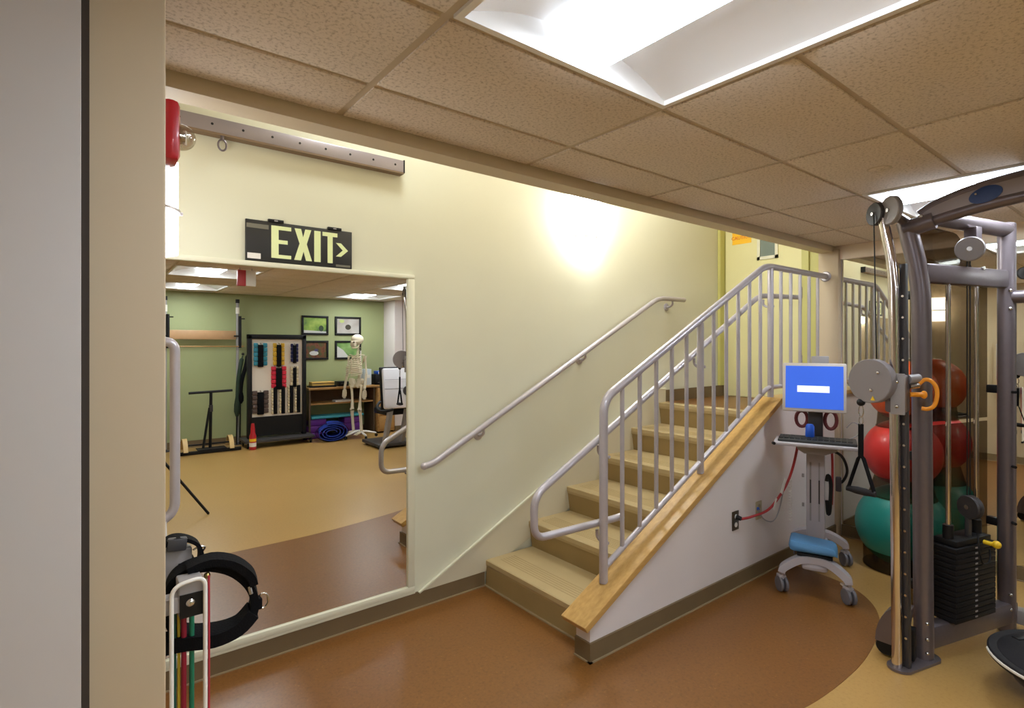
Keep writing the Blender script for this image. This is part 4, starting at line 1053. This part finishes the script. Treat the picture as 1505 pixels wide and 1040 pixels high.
picture('framed grey picture with dark spot at upper right of the four', 3.545, 4.035, 1.775, 2.115, pic_mat('pic_stone', [(150, 140, 132), (176, 168, 160), (190, 184, 178)], 4, 2), [(ell(.5, .42, .13, .18), M('print_dark_brown', (62, 56, 44), .4)), (ell(.22, .82, .11, .11), M('print_lime', (176, 190, 110), .4))])
picture('framed dark flower picture at lower left of the four, partly behind the rack', 2.955, 3.425, 1.335, 1.675, pic_mat('pic_flower', [(40, 34, 28), (120, 70, 52), (70, 84, 48), (110, 60, 44)], 9, 3), [(ell(.45, .3, .2, .15), PALE), (ell(.55, .5, .09, .09), M('print_violet', (70, 62, 110), .4))])
picture('framed green and white picture at lower right, behind the skull', 3.545, 4.035, 1.335, 1.675, pic_mat('pic_leaf', [(90, 130, 74), (126, 160, 92), (150, 180, 120)], 6, 4), [([(0, 0), (.55, 0), (.28, .5), (0, .78)], PALE)])

# ---- counter with shelf and what stands on it
kt = thing('work_counter', 'wooden wall counter with lower shelf behind the skeleton', 'counter', (3.72, -3.6, 0))
B(2.93, 4.49, YB+.003, -3.34, .835, .872, bev=.004).build('worktop', OAK, kt)
B(2.96, 4.10, YB+.003, -3.42, .575, .600).build('shelf', OAK, kt)
for x in (2.95, 4.10): B(x, x+.03, YB+.003, -3.40, .002, .835).build('side_panel', M('counter_dark', (86, 66, 46), .5), kt)
B(2.98, 4.10, YB+.003, YB+.015, .60, .835).build('back_panel', M('counter_back', (104, 78, 52), .6), kt)
cb = thing('wood_cabinet', 'oak drawer cabinet under the counter behind the white chair', 'cabinet', (4.32, -3.55, 0))
B(4.15, 4.48, -3.80, -3.32, .03, .82, bev=.004).build('body', OAK, cb)
for z in (.08, .33, .58):
    dw = B(4.17, 4.46, -3.32, -3.305, z, z+.22, bev=.003).build('drawer', M('oak_front', (178, 136, 80), .45, var=.06, vscale=14), cb)
    MB().cyl((4.28, -3.295, z+.16), (4.35, -3.295, z+.16), .006, n=8).build('handle', ZINC, dw)
for x in (4.17, 4.44): B(x, x+.03, -3.76, -3.36, .002, .03).build('plinth', BLACK, cb)
def simple(name, label, cat, parts, group=None, base=None):
    t = thing(name, label, cat, base, group)
    for nm, mb, mt in parts: mb.build(nm, mt, t)
    return t
simple('yellow_box', 'long yellow box in a black tray on the counter left of the skeleton', 'box', [('tray', B(2.98, 3.42, -3.62, -3.40, .873, .90, bev=.004), BLACK), ('box', B(3.01, 3.39, -3.60, -3.42, .90, .965, bev=.006), M('box_yellow', (206, 166, 84), .6)), ('lid_strip', B(3.01, 3.39, -3.421, -3.417, .935, .945), BLACK)], base=(3.2, -3.5, .873))
simple('black_case', 'black case on the counter just left of the skeleton', 'case', [('body', B(3.47, 3.66, -3.64, -3.44, .873, .955, bev=.01), BLACK), ('handle', MB().tube(fillet([(3.52, -3.437, .92), (3.52, -3.42, .92), (3.61, -3.42, .92), (3.61, -3.437, .92)], .01, 3), .005, 8), GUND)], base=(3.56, -3.5, .873))
simple('clear_bin', 'pale plastic file box standing on the counter right of the skeleton', 'box', [('body', B(3.95, 4.08, -3.62, -3.44, .873, 1.16, bev=.006), M('bin_pale', (196, 206, 214), .3)), ('label_plate', B(3.98, 4.05, -3.438, -3.435, 1.0, 1.06), WHITEP)], base=(4.01, -3.5, .873))
simple('black_printer', 'black printer with a blue folder on top at the end of the counter', 'printer', [('body', B(4.14, 4.46, -3.66, -3.40, .873, 1.06, bev=.012), BLACK), ('paper_tray', B(4.18, 4.42, -3.41, -3.36, .90, .92), GUND), ('buttons', B(4.36, 4.44, -3.402, -3.398, 1.01, 1.03), GREYP)], base=(4.3, -3.5, .873))
simple('blue_folder', 'bright blue folder lying on the black printer', 'folder', [('cover', B(4.20, 4.44, -3.62, -3.42, 1.061, 1.118, bev=.006), BLUED), ('pages', B(4.205, 4.435, -3.421, -3.416, 1.07, 1.108), WHITEP)], base=(4.3, -3.5, 1.061))
simple('paper_stack', 'white papers on the shelf beside the skeleton hand', 'paper', [('sheets', B(3.42, 3.72, -3.62, -3.44, .601, .625), WHITEP), ('top_sheet', MB().obox((3.57, -3.53, .628), (1, .1, 0), (-.1, 1, 0), UP, .28, .17, .003), WHITEE)], base=(3.57, -3.53, .6))
for x, lab in ((3.10, 'purple step block under the counter, left of the blue mat'), (3.72, 'purple step block under the counter, behind the skeleton legs')):
    t = thing('step_block', lab, 'step', (x, -3.56, 0), 'purple step blocks')
    for i in range(3): B(x-.17+.01*i, x+.17-.01*i, -3.72, -3.42, .003+.11*i, .108+.11*i, bev=.012).build('riser_block', M('step_purple', (98, 34, 128), .55), t)
tb = simple('teal_board', 'teal foam board resting across the purple blocks', 'board', [('foam', B(2.995, 3.92, -3.74, -3.40, .335, .375, bev=.012), M('teal_foam', (64, 150, 160), .6)), ('end_grip', B(3.915, 3.93, -3.64, -3.50, .345, .365), BLACK)], base=(3.4, -3.56, .335))
mt_ = thing('rolled_mat', 'rolled blue exercise mat on the floor in front of the purple blocks', 'mat', (3.25, -3.15, 0))
pts = []
for k in range(84):
    a = k*.25; rr = .050+.0061*a
    pts.append((3.25+rr*math.cos(a)*1.5, -3.15, .152+rr*math.sin(a)*.82))
MB().strip(pts, (-.30, 1, 0), .40, .011).build('foam_roll', M('mat_blue', (26, 54, 150), .6), mt_)
MB().tube([(3.25-.03+.275*math.cos(a), -3.05, .152+.152*math.sin(a)) for a in [2*math.pi*k/30 for k in range(30)]], .005, 6, closed=True).build('strap', BLACK, mt_)

# ---- wall-mounted barre and weighted poles
br = thing('wall_barre', 'stretching frame of two poles with a wooden plank, shown at the mirror left', 'barre', (1.43, -3.68, 0))
for x in (.93, 1.915):
    MB().cyl((x, -3.70, .012), (x, -3.70, 2.27), .022, n=14).build('pole', GREYP, br)
    MB().lathe([(0, 0), (.075, 0), (.07, .012), (.03, .018), (.024, .03)], (x, -3.70, .001), n=20).build('foot', GUND, br)
    MB().cyl((x, -3.70, 2.27), (x, -3.70, 2.33), .03, n=12).build('cap', BLACK, br)
    MB().cyl((x, -3.70, 2.10), (x, -3.70, 2.20), .028, n=12).build('white_sleeve', WHITEP, br)
    MB().cyl((x+.03, -3.665, 1.55), (x+.03, -3.665, 2.06), .022, n=12).build('black_sleeve', BLACK, br)
    MB().cyl((x, -3.70, 2.02), (x+.10, -3.66, 2.02), .009, n=8).build('peg', BLACK, br)
    MB().cyl((x-.06, -3.66, 1.74), (x+.03, -3.66, 1.74), .011, n=8).build('peg', BLACK, br)
B(.955, 1.89, -3.72, -3.69, 1.685, 1.825, bev=.006).build('plank', M('plank_wood', (176, 136, 96), .5, var=.06, vscale=10), br)
MB().cyl((.93, -3.66, 1.575), (2.0, -3.66, 1.575), .009, n=10).build('bar', OAK, br)
for k, (x0_, x1_, lab) in enumerate(((1.95, 2.07, 'dark folded band bundle leaning by the pole, nearest the rolling board'), (1.90, 1.99, 'dark green band bundle leaning against the barre pole'))):
    t = thing('band_bundle', lab, 'band bundle', (x0_, -3.62, 0), 'band bundles by the pole')
    mt = FABRIC if k == 0 else M('bundle_green', (34, 52, 34), .8)
    MB().tube(smoothpath([(x1_, -3.70, 1.52-.1*k), (x1_-.03, -3.67, 1.30), (x0_+.01, -3.63, 1.0), (x0_-.01, -3.61, .66-.2*k)], 5), [.010]*3+[.03]*10+[.045]*2+[.02], 10).build('bundle', mt, t)
    MB().sphere((x1_+.005, -3.70, 1.55-.1*k), .022, 10, 8).build('knob', BLACK, t)
    MB().cyl((x0_-.012, -3.61, .66-.2*k), (x0_-.02, -3.60, .02), .011, n=8).build('pole_tip', BLACK, t)
rbq = thing('red_bottle', 'red spray bottle with yellow and white label beside the rolling board', 'bottle', (2.03, -3.10, 0))
B1 = (2.00, -3.06, 0)
rbq.location = (2.0, -3.06, 0)
MB().lathe([(0, .002), (.045, .002), (.05, .02), (.05, .21), (.035, .25), (.03, .33), (.022, .40), (0, .40)], B1, n=20).build('body', RED, rbq)
MB().lathe([(.051, .05), (.051, .11)], B1, n=20).build('label_band', WHITEP, rbq)
MB().lathe([(.0515, .13), (.0515, .17)], B1, n=20).build('label_band', YELLOW, rbq)

ts = thing('t_bar_stand', 'black T-shaped bar standing on a wooden rocker base, shown in the mirror', 'exercise bar', (1.47, -3.28, 0))
MB().cyl((1.18, -3.28, .89), (1.76, -3.28, .905), .019, n=12).build('cross_bar', RUBB, ts)
MB().cyl((1.47, -3.28, .897), (1.46, -3.29, .06), .021, n=12).build('post', BLACK, ts)
MB().cyl((1.45, -3.28, .66), (1.36, -3.24, .07), .017, n=12).build('brace', BLACK, ts)
MB().cyl((1.47, -3.28, .60), (1.468, -3.281, .70), .028, n=12).build('collar', GUND, ts)
B(1.04, 1.86, -3.20, -3.15, .002, .05, bev=.006).build('base_bar', BLACK, ts)
B(1.28, 1.66, -3.36, -3.14, .051, .062).build('foot_plate', RUBB, ts)
for x in (1.12, 1.72):
    MB().strip([(x, -3.45+.05*math.cos(0)+.34*t-.02, .055+.17*math.sin(math.pi*t)**.7) for t in [k/12 for k in range(13)]], (1, 0, 0), .06, .016).build('rocker', M('rocker_wood', (206, 172, 112), .5), ts)
MB().cyl((1.12, -3.30, .12), (1.72, -3.30, .12), .012, n=10).build('rocker_bar', BLACK, ts)

# ---- recumbent trainer with white padded back, behind the far column
rt = thing('recumbent_trainer', 'recumbent trainer with white padded back at the right of the mirror', 'exercise machine', (3.86, -1.83, 0))
TXc, TYc = 3.80, -1.83
def tr(x, y, z): return (TXc+x, TYc+y, z)
def slab(): return MB().obox(tr(.06, .05, 0.93), (1, .1, 0), (-.1, 1, .12), (0, -.12, 1), .62, .09, .62, .03)
bk = slab().build('back_pad', M('pad_white', (228, 224, 228), .6, bump=.1, bscale=20), rt)
for z in (.79, .93, 1.07): MB().obox(tr(.06, .098-.0, z), (1, .1, 0), (-.1, 1, .12), (0, -.12, 1), .60, .004, .006).build('seam', GREYP, bk)
MB().obox(tr(.06, -.01, 0.93), (1, .1, 0), (-.1, 1, .12), (0, -.12, 1), .66, .04, .66, .02).build('back_shell', BLACK, rt)
MB().lathe([(0, .012), (.07, .012), (.075, 0)], tr(.12, .105, .89), (0, 1, .12), 22).build('round_hub', GUND, rt)
MB().obox(tr(.06, -.24, .56), (1, 0, 0), (0, 1, 0), UP, .50, .46, .10, .03).build('seat', BLACK, rt)
for s in (-.30, .36): MB().tube(smoothpath([tr(s, .04, .74), tr(s*1.25, .10, .69), tr(s*1.3, .16, .64), tr(s*1.1, .20, .61), tr(s*.5, .16, .62)], 5), .022, 10).build('arm_rest', BLACK, rt)
for s in (-.14, .14): MB().beam(tr(s, .05, .60), tr(s-.03, -.08, .07), .07, .07, .008).build('leg', GREYP, rt)
B(TXc-.30, TXc+.34, TYc-.66, TYc-.02, .03, .08, bev=.01).build('base', GUND, rt)
for sx in (-.24, .28):
    for sy in (-.58, -.1): MB().cyl(tr(sx, sy, .03), tr(sx, sy, .002), .03, n=12).build('leveler', BLACK, rt)

# ---- camera tripod: one leg shows in the mirror
tp = thing('camera_tripod', 'black tripod with a blue collar whose leg shows in the mirror', 'tripod', (.0, -.12, 0))
ap = Vector((0.0, -.12, 1.36))
MB().cyl(ap-UP*.30, ap+UP*.06, .016, n=12).build('centre_column', BLACK, tp)
MB().lathe([(0, -.05), (.04, -.04), (.045, .02), (.03, .04), (0, .04)], ap, n=16).build('hub', GUND, tp)
for fx, fy in ((.905, .10), (-.62, .42), (-.10, -1.0)):
    ft_ = Vector((fx, fy, .012)); k = ap.lerp(ft_, .55)
    lg = MB().cyl(ap, k, .017, n=10).cyl(k, ft_, .012, n=10).build('leg', BLACK, tp)
    MB().cyl(ap.lerp(ft_, .53), ap.lerp(ft_, .575), .022, n=12).build('leg_lock', BLACK, lg)
    MB().cyl(ap.lerp(ft_, .50), ap.lerp(ft_, .53), .023, n=12).build('blue_collar', M('collar_blue', (60, 60, 170), .5), lg)
    MB().sphere(ft_, .013, 10, 6).build('rubber_foot', RUBB, lg)
